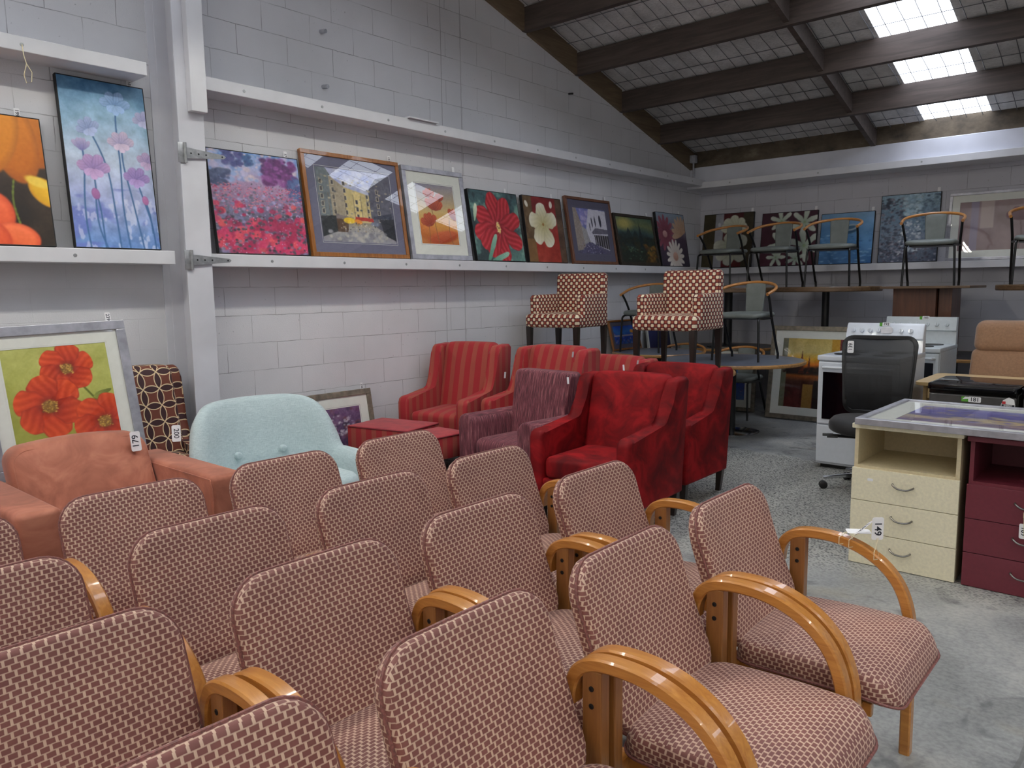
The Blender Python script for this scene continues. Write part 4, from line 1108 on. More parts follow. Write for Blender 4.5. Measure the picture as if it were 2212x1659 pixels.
# ------------------------------------------------------------------ office chair
def office_chair():
    t = thing('office_chair', 'black mesh-back office chair with a 139 tag, in front of the cooker', 'office chair', (3.45, 5.70, 0), R(10))
    m = MB()
    hub = Vector((0, 0, 0.11))
    m.lathe([(0.035, 0.07), (0.035, 0.12), (0.025, 0.13), (0.0001, 0.13)], 16)
    m.build('hub', 'chrome', t)
    for k in range(5):
        a = R(198+72*k); d = Vector((math.cos(a), math.sin(a), 0))
        m = MB(); m.sweep([hub+d*0.02, hub+d*0.15+Vector((0, 0, -0.008)), hub+d*0.31+Vector((0, 0, -0.028))], chamfer_sec(0.04, 0.026, 0.006), side=(-d.y, d.x, 0), scale=[1.1, 0.95, 0.7]); l = m.build('base_arm', 'chrome', t)
        c = hub+d*0.31; n = Vector((-d.y, d.x, 0))
        for s in (-1, 1):
            m = MB(); m.lathe([(0.0001, 0), (0.022, 0.0), (0.028, 0.004), (0.028, 0.014), (0.022, 0.018), (0.0001, 0.018)], 16)
            q = n.to_track_quat('Z', 'Y').to_matrix().to_4x4()
            m.xf(Matrix.Translation((c.x, c.y, 0.028)) @ q @ Matrix.Translation((0, 0, s*0.014-0.009))); m.build('castor_wheel', 'rubber', l)
    m = MB(); m.tube([(0, 0, 0.12), (0, 0, 0.26)], 0.025, 12); m.tube([(0, 0, 0.26), (0, 0, 0.39)], 0.014, 12); m.build('gas_column', 'rubber', t)
    m = MB(); m.box(-0.08, 0.08, -0.09, 0.13, 0.37, 0.415, 0.012); m.build('mechanism', 'rubber', t)
    for y, l in ((-0.02, 0.30), (-0.08, 0.26)):
        m = MB(); m.tube([(-0.06, y, 0.385), (-l+0.04, y-0.01, 0.385)], 0.006, 8); m.tube([(-l+0.05, y-0.01, 0.385), (-l-0.02, y-0.012, 0.382)], 0.010, 8); m.build('lever', 'rubber', t)
    m = MB(); m.pillow(0.53, 0.50, 0.20, 0.09, 0.035, 0.012, 0, lambda p: Vector((p.x-0.01, p.y-0.03, 0.475+p.z-0.03*max(0, (-p.y-0.12)/0.12)**2*0.4))); m.build('seat', 'fabblk', t)
    def bf(p):
        s = (p.y+0.29)/0.58
        return Vector((p.x*(0.84+0.16*s), 0.215+0.10*s*s-0.035*math.sin(PI*s)-p.z-0.035*(2*p.x/0.5)**2, 0.51+s*0.585))
    w, h = 0.53, 0.58
    m = MB(); m.pillow(w-0.05, h-0.05, 0.07, 0.006, 0.002, 0, 0, bf); m.build('back_mesh', 'net', t)
    m = MB(); m.sweep([bf(Vector((x, y, 0))) for x, y in rrect(w-0.045, h-0.045, 0.065, 6)], chamfer_sec(0.014, 0.030, 0.004), True, side=(0, 1, 0)); m.build('back_frame', 'rubber', t)
    m = MB(); m.tube(smooth_path([(0, 0.10, 0.40), (0, 0.26, 0.41), (0, 0.30, 0.50), (0, 0.275, 0.62), (0, 0.29, 0.80)], 4), 0.02, 8); m.tube([(-0.17, 0.275, 0.66), (0, 0.295, 0.66), (0.17, 0.275, 0.66)], 0.014, 8); m.build('back_support', 'rubber', t)
    number_tag(t, '139', (-0.185, 0.190, 1.005), (1, 0, 0), (0.05, 0.1, 1), 0.042, 0.088, 'white card tag numbered 139', PI/2, 0.036)
    return t
office_chair()

# ------------------------------------------------------------------ desk, bar fridge, tan recliner
t = thing('desk', 'pale pine desk behind the charcoal fridge', 'desk', (3.58, 6.22, 0))
m = MB(); m.prism([(q[0]+0.75, q[1]+0.37) for q in rrect(1.5, 0.74, 0.05, 5)], 'z', 0.712, 0.737, 0.004); m.build('desktop', 'pine', t, smooth=False)
m = MB(); m.box(0.05, 0.075, 0.06, 0.68, 0, 0.712); m.build('side_panel', 'pine', t, smooth=False)
m = MB(); m.box(1.42, 1.445, 0.06, 0.68, 0, 0.712); m.build('side_panel', 'pine', t, smooth=False)
m = MB(); m.box(0.075, 1.42, 0.55, 0.57, 0.30, 0.712); m.build('modesty_panel', 'pine', t, smooth=False)
for i in range(5):
    m = MB(); m.box(0.12+i*0.06, 0.145+i*0.06, 0.02, 0.045, 0.0, 0.66, 0.003); m.build('slat', 'pine', t, smooth=False)
m = MB(); m.box(0.09, 0.42, 0.015, 0.05, 0.62, 0.70, 0.003); m.build('rail', 'pine', t, smooth=False)

def fridge(label, x0, yf, w, lab):
    t = thing('bar_fridge', label, 'fridge', (x0, yf, 0), 0, 'charcoal bar fridges')
    m = MB(); m.box(0.0, w, 0.06, 0.50, 0.02, 0.79, 0.006); m.build('cabinet', 'fridge', t, smooth=False)
    m = MB(); m.prism([(q[0]+w/2, q[1]+0.255) for q in rrect(w+0.012, 0.53, 0.03, 5)], 'z', 0.80, 0.835, 0.006); m.build('glossy_top', 'gloss', t)
    m = MB(); m.box(0.004, w-0.004, 0.01, 0.06, 0.04, 0.775, 0.008); dr = m.build('door', 'fridge', t, smooth=False)
    m = MB(); m.box(0.004, w-0.004, 0.012, 0.06, 0.776, 0.80, 0.002); m.build('door_cap', 'gloss', t, smooth=False)
    for sx in (0.04, w-0.04):
        m = MB(); m.box(sx-0.02, sx+0.02, 0.08, 0.48, 0.0, 0.022); m.build('foot', 'rubber', t, smooth=False)
    if lab:
        m = MB(); m.box(0.185, 0.222, 0.006, 0.008, 0.735, 0.765); m.build('label_flag', 'green', dr, smooth=False)
        m = MB(); m.prism([(0.190, 0.748), (0.205, 0.765), (0.222, 0.765), (0.222, 0.753)], 'y', 0.004, 0.0055); m.build('label_corner', 'tag', dr, smooth=False)
        number_tag(dr, '181', (0.256, 0.0055, 0.750), (1, 0, 0), (0, 0, 1), 0.068, 0.034, None, 0.0001, 0.034)
        m = MB(); m.prism([(0.375, 0.64), (0.372, 0.675), (0.385, 0.712), (0.42, 0.735), (0.455, 0.72), (0.462, 0.675), (0.458, 0.64)], 'y', 0.006, 0.008); e = m.build('energy_label', 'tag', dr, smooth=False); e.location = (0.096, -0.001, 0.19); e.scale = (0.8, 1, 0.8)
        m = MB(); m.box(0.377, 0.459, 0.0045, 0.0055, 0.653, 0.681); m.build('black_strip', 'ink', e, smooth=False)
        m = MB(); m.box(0.374, 0.457, 0.0045, 0.0055, 0.640, 0.652); m.build('yellow_strip', 'yellow', e, smooth=False)
        m = MB(); m.box(0.379, 0.402, 0.0045, 0.0055, 0.684, 0.704); m.build('red_square', 'redlab', e, smooth=False)
        for s, z in (('ENERGY', 0.673), ('RATING', 0.660)):
            text(s, 0.0145, 'tag', e, axes((0.418, 0.0035, z), (1, 0, 0), (0, 0, 1), (0, -1, 0)), 'lettering', 0.0003)
    return t
fridge('charcoal bar fridge with a glossy black top and a 181 label', 3.875, 5.34, 0.475, True)
fridge('second charcoal bar fridge at the right edge, beside the labelled one', 4.375, 5.34, 0.475, False)

t = thing('recliner', 'tan wool high-back chair behind the pine desk', 'armchair', (4.05, 7.36, 0), R(4))
def rb(h0, h1, bulge):
    def f(p):
        s = (p.y/(h1-h0)+0.5); z = h0+s*(h1-h0)
        return Vector((p.x*(1.0-0.10*(z-0.45)), 0.05+0.22*(z-0.45)-p.z, z))
    return f
m = MB(); m.pillow(0.66, 0.26, 0.07, 0.15, 0.05, 0.02, 0, rb(0.89, 1.14, 0)); m.build('head_cushion', 'tan', t)
m = MB(); m.pillow(0.68, 0.50, 0.05, 0.13, 0.04, 0.03, 0, rb(0.42, 0.90, 0)); m.build('back_cushion', 'tan', t)
m = MB(); m.pillow(0.66, 0.60, 0.06, 0.14, 0.05, 0.02, 0, lambda p: Vector((p.x, p.y-0.24, 0.40+p.z))); m.build('seat_cushion', 'tan', t)
for s in (-1, 1):
    m = MB(); m.sweep(smooth_path([(s*0.36, 0.20, 0.62), (s*0.36, -0.10, 0.64), (s*0.36, -0.42, 0.60), (s*0.36, -0.52, 0.40), (s*0.36, -0.52, 0.0)], 4), chamfer_sec(0.045, 0.03, 0.005), side=(1, 0, 0)); m.build('wooden_arm', 'beech', t)
    m = MB(); m.box(s*0.36-0.02, s*0.36+0.02, 0.16, 0.20, 0.0, 0.62); m.build('rear_leg', 'beechv_shade', t, smooth=False)
m = MB(); m.box(-0.36, 0.36, -0.50, 0.16, 0.29, 0.32); m.build('seat_frame', 'beech', t, smooth=False)

# a grey chair back with an oak rail low behind the rear cooker
t = dup(bc, (3.86, 8.33, 0.0), 0.1, 'grey rail chair low down between the rear cooker and the tan chair')

# ------------------------------------------------------------------ pictures
rng = np.random.default_rng(5)
def vnoise(w, h, f, seed, octv=4, ax=1.0):
    g = np.zeros((h, w)); amp = 1.0; tot = 0; r = np.random.default_rng(seed)
    for o in range(octv):
        fx, fy = max(2, int(f*2**o*ax)), max(2, int(f*2**o*h/w))
        L = r.random((fy+2, fx+2)); x = np.linspace(0, fx, w, endpoint=False); y = np.linspace(0, fy, h, endpoint=False)
        xi, yi = x.astype(int), y.astype(int); xf, yf = x-xi, y-yi; xf = xf*xf*(3-2*xf); yf = yf*yf*(3-2*yf)
        a = L[yi][:, xi]; b = L[yi][:, xi+1]; c = L[yi+1][:, xi]; d = L[yi+1][:, xi+1]
        g += amp*((a*(1-xf)+b*xf)*(1-yf)[:, None]+(c*(1-xf)+d*xf)*yf[:, None]); tot += amp; amp *= 0.55
    return g/tot

class Art:
    """a small painter: u to the right, v up, both 0..1; a = aspect height/width"""
    def __init__(s, w, h, px=150, seed=1):
        s.nx = px; s.ny = int(px*h/w); s.a = h/w; s.seed = seed
        s.u, s.v = np.meshgrid((np.arange(s.nx)+0.5)/s.nx, (np.arange(s.ny)+0.5)/s.ny)
        s.c = np.zeros((s.ny, s.nx, 3)); s.r = random.Random(seed)
    def noise(s, f, k=0, o=4, ax=1.0): return vnoise(s.nx, s.ny, f, s.seed*97+k, o, ax)
    def fill(s, m, col):
        col = np.asarray(col, float); m = np.clip(m, 0, 1)[..., None]; s.c = s.c*(1-m)+col*m
    def grad(s, stops, f=None, wob=0.0):
        f = s.v if f is None else f
        if wob: f = f+wob*(s.noise(3, 50)-0.5)
        xs = [q[0] for q in stops]
        s.c = np.stack([np.interp(f, xs, [q[1][i] for q in stops]) for i in range(3)], -1)
    def speck(s, amt, f=40, k=9, col=None):
        n = s.noise(f, k, 2)-0.5; s.c = s.c+(n*amt)[..., None]
    def ell(s, cx, cy, rx, ry, rot, col, soft=0.15, shade=0.0, edge=None):
        x = s.u-cx; y = (s.v-cy)*s.a; c, q = math.cos(R(rot)), math.sin(R(rot))
        X = (x*c+y*q)/rx; Y = (-x*q+y*c)/ry
        d = np.sqrt(X*X+Y*Y); m = np.clip((1-d)/soft, 0, 1)
        col = np.asarray(col, float)
        cc = col+(Y*shade)[..., None]
        if edge is not None:
            e = np.clip((d-0.72)/0.28, 0, 1)[..., None]; cc = cc*(1-e*0.7)+np.asarray(edge, float)*e*0.7
        m = m[..., None]; s.c = s.c*(1-m)+cc*m
    def petal(s, cx, cy, ang, L, W, col, tip=None, vein=0.0, soft=0.10, edge=None):
        """petal from its root outwards; width swells then rounds off"""
        x = s.u-cx; y = (s.v-cy)*s.a; c, q = math.cos(R(ang)), math.sin(R(ang))
        t = (x*c+y*q)/L; w = (-x*q+y*c)/W
        t2 = np.clip(t, 0, 1); prof = np.sqrt(np.clip(t2, 0, 1))*np.sqrt(np.clip(1-t2**3.5, 0, 1))
        wob = 0.10*np.sin(9*t+ang)+0.08*np.sin(17*t+ang*2)
        d = np.abs(w)/(prof+1e-6)*(1+wob*0.6); m = np.clip((1-d)/soft, 0, 1)*((t > 0) & (t < 1))
        base = np.asarray(col, float); tp = np.asarray(tip if tip is not None else col, float)
        cc = base+(tp-base)*t2[..., None]
        if vein: cc = cc+(vein*np.sin(w*16+3*np.sin(t*5)))[..., None]
        if edge is not None:
            e = np.clip((d-0.8)/0.2, 0, 1)[..., None]; cc = cc*(1-0.6*e)+np.asarray(edge, float)*0.6*e
        m = m[..., None]; s.c = s.c*(1-m)+cc*m
    def line(s, P, wd, col, soft=0.5):
        P = [(float(p.x), float(p.y)) for p in smooth_path([(x, y, 0) for x, y in P], 5)]
        d = np.full(s.u.shape, 9.0)
        for (x0, y0), (x1, y1) in zip(P, P[1:]):
            ax_, ay = x0, y0*s.a; bx, by = x1-x0, (y1-y0)*s.a
            X = s.u-ax_; Y = s.v*s.a-ay; k = np.clip((X*bx+Y*by)/(bx*bx+by*by+1e-9), 0, 1)
            d = np.minimum(d, np.hypot(X-k*bx, Y-k*by))
        s.fill((1-d/wd)/soft, col)
    def poly(s, P, col, f=None):
        ins = np.zeros(s.u.shape, bool); n = len(P)
        for i in range(n):
            (x0, y0), (x1, y1) = P[i], P[(i+1) % n]
            if y0 == y1: continue
            cr = ((y0 > s.v) != (y1 > s.v)) & (s.u < (x1-x0)*(s.v-y0)/(y1-y0)+x0); ins ^= cr
        s.fill(ins.astype(float)*(1 if f is None else f), col)
    def dabs(s, n, box, rad, cols, soft=0.5, flat=0.7, grow=None):
        for _ in range(n):
            x = s.r.uniform(box[0], box[2]); y = s.r.uniform(box[1], box[3])
            r = s.r.uniform(*rad)*(1 if grow is None else grow(y)); col = s.r.choice(cols)
            i0, i1 = max(0, int((x-r*1.2)*s.nx)), min(s.nx, int((x+r*1.2)*s.nx)+1); rv = r/s.a*1.2
            j0, j1 = max(0, int((y-rv)*s.ny)), min(s.ny, int((y+rv)*s.ny)+1)
            if i1 <= i0 or j1 <= j0: continue
            X = (s.u[j0:j1, i0:i1]-x)/r; Y = (s.v[j0:j1, i0:i1]-y)*s.a/(r*flat)
            m = np.clip((1-np.sqrt(X*X+Y*Y))/soft, 0, 1)[..., None]*s.r.uniform(0.6, 1)
            s.c[j0:j1, i0:i1] = s.c[j0:j1, i0:i1]*(1-m)+np.asarray(col, float)*m
    def mesh(s, x0, y0, w, h, z, parent, name='artwork'):
        m = MB(); m.grid(w, h, s.nx, s.ny, 0); m.xf(Matrix.Translation((x0, y0, z)))
        me = D.meshes.new(name); m.bm.to_mesh(me); m.bm.free(); me.materials.append(MT['art'])
        c = lin(np.clip(s.c, 0, 255)/255.0*0.999)
        nl = len(me.loops); at = me.color_attributes.new('paint', 'FLOAT_COLOR', 'POINT')
        # point colours: average neighbouring cells
        cp = np.pad(c, ((1, 1), (1, 1), (0, 0)), 'edge'); cp = (cp[:-1, :-1]+cp[1:, :-1]+cp[:-1, 1:]+cp[1:, 1:])/4
        full = np.ones(((s.nx+1)*(s.ny+1), 4), dtype=np.float32); full[:, :3] = cp.reshape(-1, 3)
        at.data.foreach_set('color', full.ravel())
        o = D.objects.new(name, me); C.objects.link(o); o.parent = parent; return o

def picture(label, bl, u, v, w, h, art, depth=0.035, frame='blackframe', fwid=0.006, mat=None, mw=0.0, glass=False, px=150, seed=1, group=None, num=None, numx=0.75, inner=None, cat='picture', name='picture'):
    """bl = lower left front corner; u right, v up; frame stands proud, art inside"""
    u = Vector(u).normalized(); v = Vector(v).normalized(); n = u.cross(v)
    mid = Vector(bl)+u*(w/2)
    t = thing(name, label, cat, matrix=axes(mid-n*depth, u, v, n), group=group)
    x0 = -w/2
    m = MB(); pr_ = 0.006 if fwid > 0.012 else 0.001
    f = fwid
    m.box(x0, x0+w, 0, f, 0, depth, min(0.003, f/3)); m.box(x0, x0+w, h-f, h, 0, depth, min(0.003, f/3))
    m.box(x0, x0+f, f, h-f, 0, depth, min(0.003, f/3)); m.box(x0+w-f, x0+w, f, h-f, 0, depth, min(0.003, f/3))
    m.build('frame', frame, t, smooth=False)
    zi = depth-(0.010 if f > 0.012 else 0.0015)
    m = MB(); m.box(x0+f*0.5, x0+w-f*0.5, f*0.5, h-f*0.5, 0.002, zi-0.003); m.build('backing', mat or 'blackframe', t, smooth=False)
    ax, ay, aw, ah = x0+f+mw, f+mw, w-2*(f+mw), h-2*(f+mw)
    if mat:
        m = MB(); g = mw
        m.box(x0+f, x0+w-f, f, ay, zi-0.003, zi-0.0005); m.box(x0+f, x0+w-f, h-f-g, h-f, zi-0.003, zi-0.0005)
        m.box(x0+f, ax, ay, h-f-g, zi-0.003, zi-0.0005); m.box(ax+aw, x0+w-f, ay, h-f-g, zi-0.003, zi-0.0005)
        m.build('mat_board', mat, t, smooth=False)
        if inner:
            k = 0.010; m = MB()
            for a_, b_, c_, d_ in ((ax-k, ax+aw+k, ay-k, ay-k+0.002), (ax-k, ax+aw+k, ay+ah+k-0.002, ay+ah+k), (ax-k, ax-k+0.002, ay-k, ay+ah+k), (ax+aw+k-0.002, ax+aw+k, ay-k, ay+ah+k)):
                m.box(a_, b_, c_, d_, zi-0.0006, zi+0.0004)
            m.build('mat_line', inner, t, smooth=False)
    A = Art(aw, ah, px, seed); art(A); A.mesh(ax, ay, aw, ah, zi-0.0025 if mat else zi-0.0005, t)
    if glass:
        m = MB(); m.box(x0+f, x0+w-f, f, h-f, zi+0.001, zi+0.003); m.build('glass_pane', 'glass', t, smooth=False)
    if num: number_tag(t, num.strip(), (x0+w*numx, h+0.022, depth*0.5), (1, 0, 0), (0, 1, 0), 0.03, 0.055, None, True, 0.026)
    return t

# ---- the paintings
def a_tulips(A):
    X = lambda x: 0.58+0.42*x
    A.grad([(0, (44, 30, 14)), (0.5, (40, 24, 12)), (1, (58, 36, 16))]); A.speck(50, 5, 1)
    A.fill(np.clip((A.u-0.2)*-3, 0, 1)*0.6, (90, 110, 40))
    A.ell(0.35, 0.9, 0.2, 0.3, 10, (222, 128, 26), 0.08, 26, (176, 90, 16))
    A.ell(X(0.80), 0.90, 0.17, 0.28, 18, (204, 116, 22), 0.06, 26, (160, 84, 16)); A.ell(X(0.55), 0.84, 0.16, 0.34, 10, (216, 124, 24), 0.06, 30, (160, 84, 14))
    A.ell(X(0.25), 0.88, 0.18, 0.34, -12, (228, 140, 30), 0.07, 24, (170, 90, 16)); A.ell(X(0.02), 0.80, 0.10, 0.30, 4, (238, 158, 44), 0.1, 20, (180, 96, 18))
    A.ell(X(0.96), 0.42, 0.13, 0.085, -46, (246, 190, 40), 0.06, 24, (214, 136, 20)); A.ell(X(0.85), 0.50, 0.09, 0.04, -20, (252, 214, 84), 0.3)
    A.line([(X(0.50), 0.50), (X(0.46), 0.30), (X(0.60), 0.0)], 0.006, (120, 140, 50))
    A.ell(X(0.05), 0.20, 0.17, 0.20, -30, (232, 92, 46), 0.06, 30, (196, 58, 26)); A.ell(X(0.42), 0.05, 0.16, 0.11, -8, (238, 108, 58), 0.06, 26, (204, 64, 32))
    A.ell(X(0.0), 0.02, 0.16, 0.16, 20, (226, 88, 44), 0.08, 20, (196, 58, 28)); A.ell(0.2, 0.25, 0.2, 0.3, 10, (222, 86, 40), 0.1, 30, (180, 50, 24)); A.speck(14, 60, 3)
def flower(A, x, y, s, kind, base, dk, stemto=None, rot=0):
    if stemto: A.line([(x, y)]+stemto, 0.013, (56, 100, 152)); 
    if kind == 'open':
        for a, L in ((160, 1.0), (115, 1.0), (68, 1.05), (20, 1.0)):
            A.petal(x, y, a+rot*0.4, s*L, s*0.46, tuple((p+q)/2 for p, q in zip(dk, base)), base, 7, 0.08, tuple(v*0.8 for v in dk))
        A.ell(x, y, s*0.16, s*0.12, 0, (60, 60, 100), 0.5)
        for a in (212, 270, 328): A.petal(x, y+0.005, a+rot*0.4, s*0.62, s*0.34, base, tuple(min(255, v+26) for v in base), 4, 0.12, dk)
    elif kind == 'cup':
        for a in (130, 50, 105, 75, 90): A.petal(x, y-s*0.35, a+rot, s*1.1, s*0.30, dk, base, 6, 0.12, tuple(v*0.75 for v in dk))
    else:
        A.ell(x, y, s*0.42, s*0.62, 10+rot, base, 0.12, 14, dk)
def a_blue(A):
    A.grad([(0, (96, 136, 196)), (0.3, (176, 186, 226)), (0.55, (200, 214, 234)), (0.8, (152, 190, 216)), (1, (70, 120, 160))], wob=0.15)
    n = A.noise(9, 1, 4); A.c += ((n-0.5)*70)[..., None]
    n2 = A.noise(5, 2, 3, 0.6); A.fill(np.clip((n2-0.55)*6, 0, 0.7)*(A.v < 0.36), (104, 116, 196))
    n3 = A.noise(8, 4, 3, 1.8); A.fill(np.clip((n3-0.6)*8, 0, 0.6)*(A.v < 0.3), (222, 226, 244))
    D1, L1 = (88, 110, 172), (170, 170, 214); D2, L2 = (120, 120, 182), (196, 170, 206)
    flower(A, 0.30, 0.70, 0.15, 'open', (176, 190, 226), D1, [(0.40, 0.58), (0.47, 0.44), (0.50, 0.2), (0.52, 0.0)], 60)
    flower(A, 0.64, 0.86, 0.19, 'open', (150, 184, 222), (70, 110, 172), [(0.62, 0.74), (0.62, 0.5), (0.60, 0.25), (0.63, 0.0)])
    flower(A, 0.97, 0.79, 0.14, 'open', (190, 190, 220), D2, None, 30)
    flower(A, 0.66, 0.63, 0.17, 'open', (214, 196, 218), D2, [(0.66, 0.5), (0.72, 0.3), (0.80, 0.0)], 10)
    flower(A, 0.19, 0.62, 0.14, 'cup', (200, 186, 220), D2, [(0.20, 0.50), (0.16, 0.30), (0.15, 0.14), (0.17, 0.0)])
    flower(A, 0.30, 0.46, 0.20, 'open', (196, 160, 208), (112, 100, 170), [(0.30, 0.35), (0.33, 0.2), (0.34, 0.0)], -8)
    flower(A, 0.96, 0.53, 0.15, 'open', L2, D2, None, -40)
    flower(A, 0.80, 0.42, 0.17, 'open', (176, 148, 206), (104, 96, 170), [(0.86, 0.3), (0.93, 0.15), (0.95, 0.0)], -10)
    flower(A, 0.29, 0.32, 0.12, 'bud', (170, 110, 168), (120, 80, 150), [(0.28, 0.2), (0.30, 0.1), (0.36, 0.0)])
    flower(A, 0.88, 0.30, 0.10, 'bud', (184, 116, 170), (128, 84, 150), [(0.92, 0.2), (0.93, 0.1)])
    A.speck(14, 70, 8)
def a_poppyfield(A):
    A.grad([(0, (74, 70, 92)), (0.35, (96, 92, 120)), (0.62, (168, 132, 166)), (0.74, (170, 150, 186)), (0.86, (172, 178, 216)), (1, (110, 150, 206))], wob=0.1)
    A.dabs(160, (0, 0.72, 1, 1), (0.02, 0.06), [(150, 176, 220), (196, 190, 220), (214, 196, 206), (124, 150, 204)])
    A.dabs(70, (0.0, 0.66, 0.20, 0.80), (0.015, 0.05), [(60, 74, 110), (84, 96, 130), (50, 60, 100)])
    A.dabs(50, (0.16, 0.86, 0.36, 1.0), (0.02, 0.05), [(84, 84, 140), (60, 66, 122)]); A.dabs(20, (0.38, 0.87, 0.47, 0.98), (0.02, 0.04), [(60, 100, 150), (50, 80, 130)])
    A.dabs(150, (0.58, 0.70, 0.95, 0.96), (0.02, 0.07), [(96, 40, 100), (124, 60, 128), (78, 36, 90), (146, 84, 150)])
    A.dabs(60, (0.86, 0.55, 1, 0.80), (0.015, 0.05), [(84, 110, 160), (70, 84, 134)])
    g = lambda y: 0.35+1.3*(1-y/0.7)
    A.dabs(520, (0, 0.0, 1, 0.70), (0.010, 0.030), [(178, 170, 206), (96, 100, 110), (70, 76, 84), (130, 120, 160), (60, 54, 70)], grow=g)
    A.dabs(420, (0, 0.42, 1, 0.68), (0.008, 0.020), [(196, 74, 112), (176, 56, 96), (214, 120, 140), (222, 130, 140)], grow=lambda y: 1, flat=0.45)
    A.dabs(120, (0, 0.30, 1, 0.62), (0.02, 0.05), [(166, 160, 204), (120, 120, 160), (96, 100, 120)], grow=g)
    A.dabs(120, (0, 0.0, 1, 0.50), (0.026, 0.058), [(192, 48, 96), (170, 38, 82), (206, 70, 100), (218, 84, 88), (136, 30, 70)], soft=0.3, grow=g)
    A.dabs(60, (0.05, 0.0, 1, 0.35), (0.05, 0.085), [(200, 54, 100), (214, 76, 92), (160, 34, 76)], soft=0.35, flat=0.8)
    A.dabs(160, (0, 0.0, 1, 0.4), (0.012, 0.03), [(70, 76, 84), (54, 54, 66), (120, 118, 140)])
    A.dabs(90, (0, 0, 1, 0.5), (0.004, 0.008), [(230, 220, 240), (200, 190, 220)]); A.speck(30, 60, 8)
def street(A, warm, seed):
    sky = (182, 186, 214) if warm else (110, 116, 176)
    A.grad([(0, (150, 150, 160) if warm else (70, 66, 92)), (0.2, (170, 166, 160) if warm else (110, 104, 130)), (0.26, (150, 140, 120)), (0.4, sky), (1, sky)], wob=0.05)
    A.dabs(60, (0.2, 0.6, 0.9, 1), (0.03, 0.09), [(206, 208, 224), (160, 170, 214)] if warm else [(140, 136, 196), (176, 166, 206)])
    if warm:
        A.poly([(0.0, 1), (0.13, 1), (0.20, 0.88), (0.20, 0.22), (0, 0.12)], (112, 122, 126))
        A.poly([(0.16, 0.90), (0.46, 0.68), (0.46, 0.28), (0.16, 0.24)], (166, 154, 132))
        A.poly([(0.34, 0.76), (0.72, 0.66), (0.72, 0.28), (0.34, 0.28)], (206, 188, 132)); A.poly([(0.46, 0.72), (0.56, 0.70), (0.56, 0.28), (0.46, 0.28)], (224, 204, 140))
        A.poly([(0.68, 0.74), (0.80, 0.92), (1.0, 0.98), (1, 0.06), (0.78, 0.2), (0.68, 0.27)], (96, 96, 110))
        for i in range(6):
            for j in range(5):
                x = 0.05+i*0.15; y = 0.41+j*0.10-0.015*i*(i > 2)
                if 0.36 < x < 0.72 and y > 0.66: continue
                q = 0.013; k = 0.026; A.poly([(x-q-.005, y-k-.006), (x+q+.005, y-k-.01), (x+q+.005, y+k+.004), (x-q-.005, y+k+.006)], (206, 196, 170)); A.poly([(x-q, y-k), (x+q, y-k), (x+q, y+k), (x-q, y+k)], (74, 72, 76))
        for x in (0.13, 0.20, 0.34, 0.46, 0.56, 0.64): A.line([(x, 0.36), (x, 0.66)], 0.004, (120, 108, 92))
        A.dabs(70, (0, 0.3, 1, 0.9), (0.01, 0.03), [(140, 134, 122), (190, 178, 150), (96, 100, 104)], flat=0.5)
        A.poly([(0.0, 0.34), (0.2, 0.36), (0.2, 0.14), (0.0, 0.06)], (44, 48, 50)); A.poly([(0.2, 0.38), (0.44, 0.34), (0.40, 0.31), (0.2, 0.32)], (130, 120, 118)); A.poly([(0.2, 0.32), (0.36, 0.31), (0.34, 0.14), (0.2, 0.14)], (90, 66, 46))
        A.poly([(0.46, 0.36), (0.70, 0.35), (0.71, 0.30), (0.45, 0.31)], (186, 54, 44))
        A.ell(0.37, 0.30, 0.085, 0.036, 0, (236, 200, 50), 0.15); A.ell(0.49, 0.29, 0.06, 0.028, -8, (230, 150, 50), 0.15)
        A.ell(0.72, 0.27, 0.07, 0.026, 0, (120, 130, 150), 0.2)
        A.poly([(0.72, 0.38), (0.98, 0.44), (0.98, 0.36), (0.70, 0.34)], (60, 66, 84)); A.poly([(0.80, 0.34), (1, 0.36), (1, 0.04), (0.84, 0.12)], (40, 42, 50))
        A.dabs(90, (0.25, 0.14, 0.8, 0.28), (0.004, 0.014), [(230, 224, 210), (60, 56, 60), (120, 120, 140), (180, 150, 90)])
        A.dabs(60, (0.1, 0.02, 0.9, 0.14), (0.02, 0.05), [(160, 160, 164), (132, 132, 140), (190, 186, 176)])
    else:
        A.poly([(0, 1), (0.10, 1), (0.22, 0.6), (0.26, 0.1), (0, 0.05)], (150, 138, 130)); A.poly([(0.2, 0.62), (0.36, 0.52), (0.40, 0.25), (0.24, 0.2)], (160, 158, 160))
        A.poly([(0.34, 0.55), (0.48, 1), (1, 0.98), (1, 0.08), (0.60, 0.2), (0.42, 0.26)], (204, 202, 214))
        for x, y, w_, h_ in ((0.54, 0.70, 0.02, 0.10), (0.64, 0.72, 0.02, 0.11), (0.80, 0.74, 0.04, 0.12), (0.46, 0.6, 0.015, 0.08)): A.ell(x, y, w_, h_, 4, (40, 40, 60), 0.2)
        A.poly([(0.50, 0.48), (0.62, 0.58), (1, 0.56), (1, 0.46), (0.52, 0.44)], (104, 100, 116)); A.poly([(0.56, 0.42), (1, 0.42), (1, 0.10), (0.58, 0.2)], (44, 40, 46))
        for i in range(6): A.line([(0.60+i*0.07, 0.42), (0.61+i*0.07, 0.16-i*0.01)], 0.008, (190, 186, 196))
        A.poly([(0.1, 0), (0.9, 0), (0.5, 0.24), (0.36, 0.26)], (84, 80, 112)); A.dabs(90, (0.15, 0.0, 0.8, 0.26), (0.008, 0.02), [(120, 116, 150), (60, 56, 70), (180, 176, 190), (30, 28, 36)])
    A.speck(34, 40, 8)
def a_street1(A): street(A, True, 1)
def a_street2(A): street(A, False, 2)
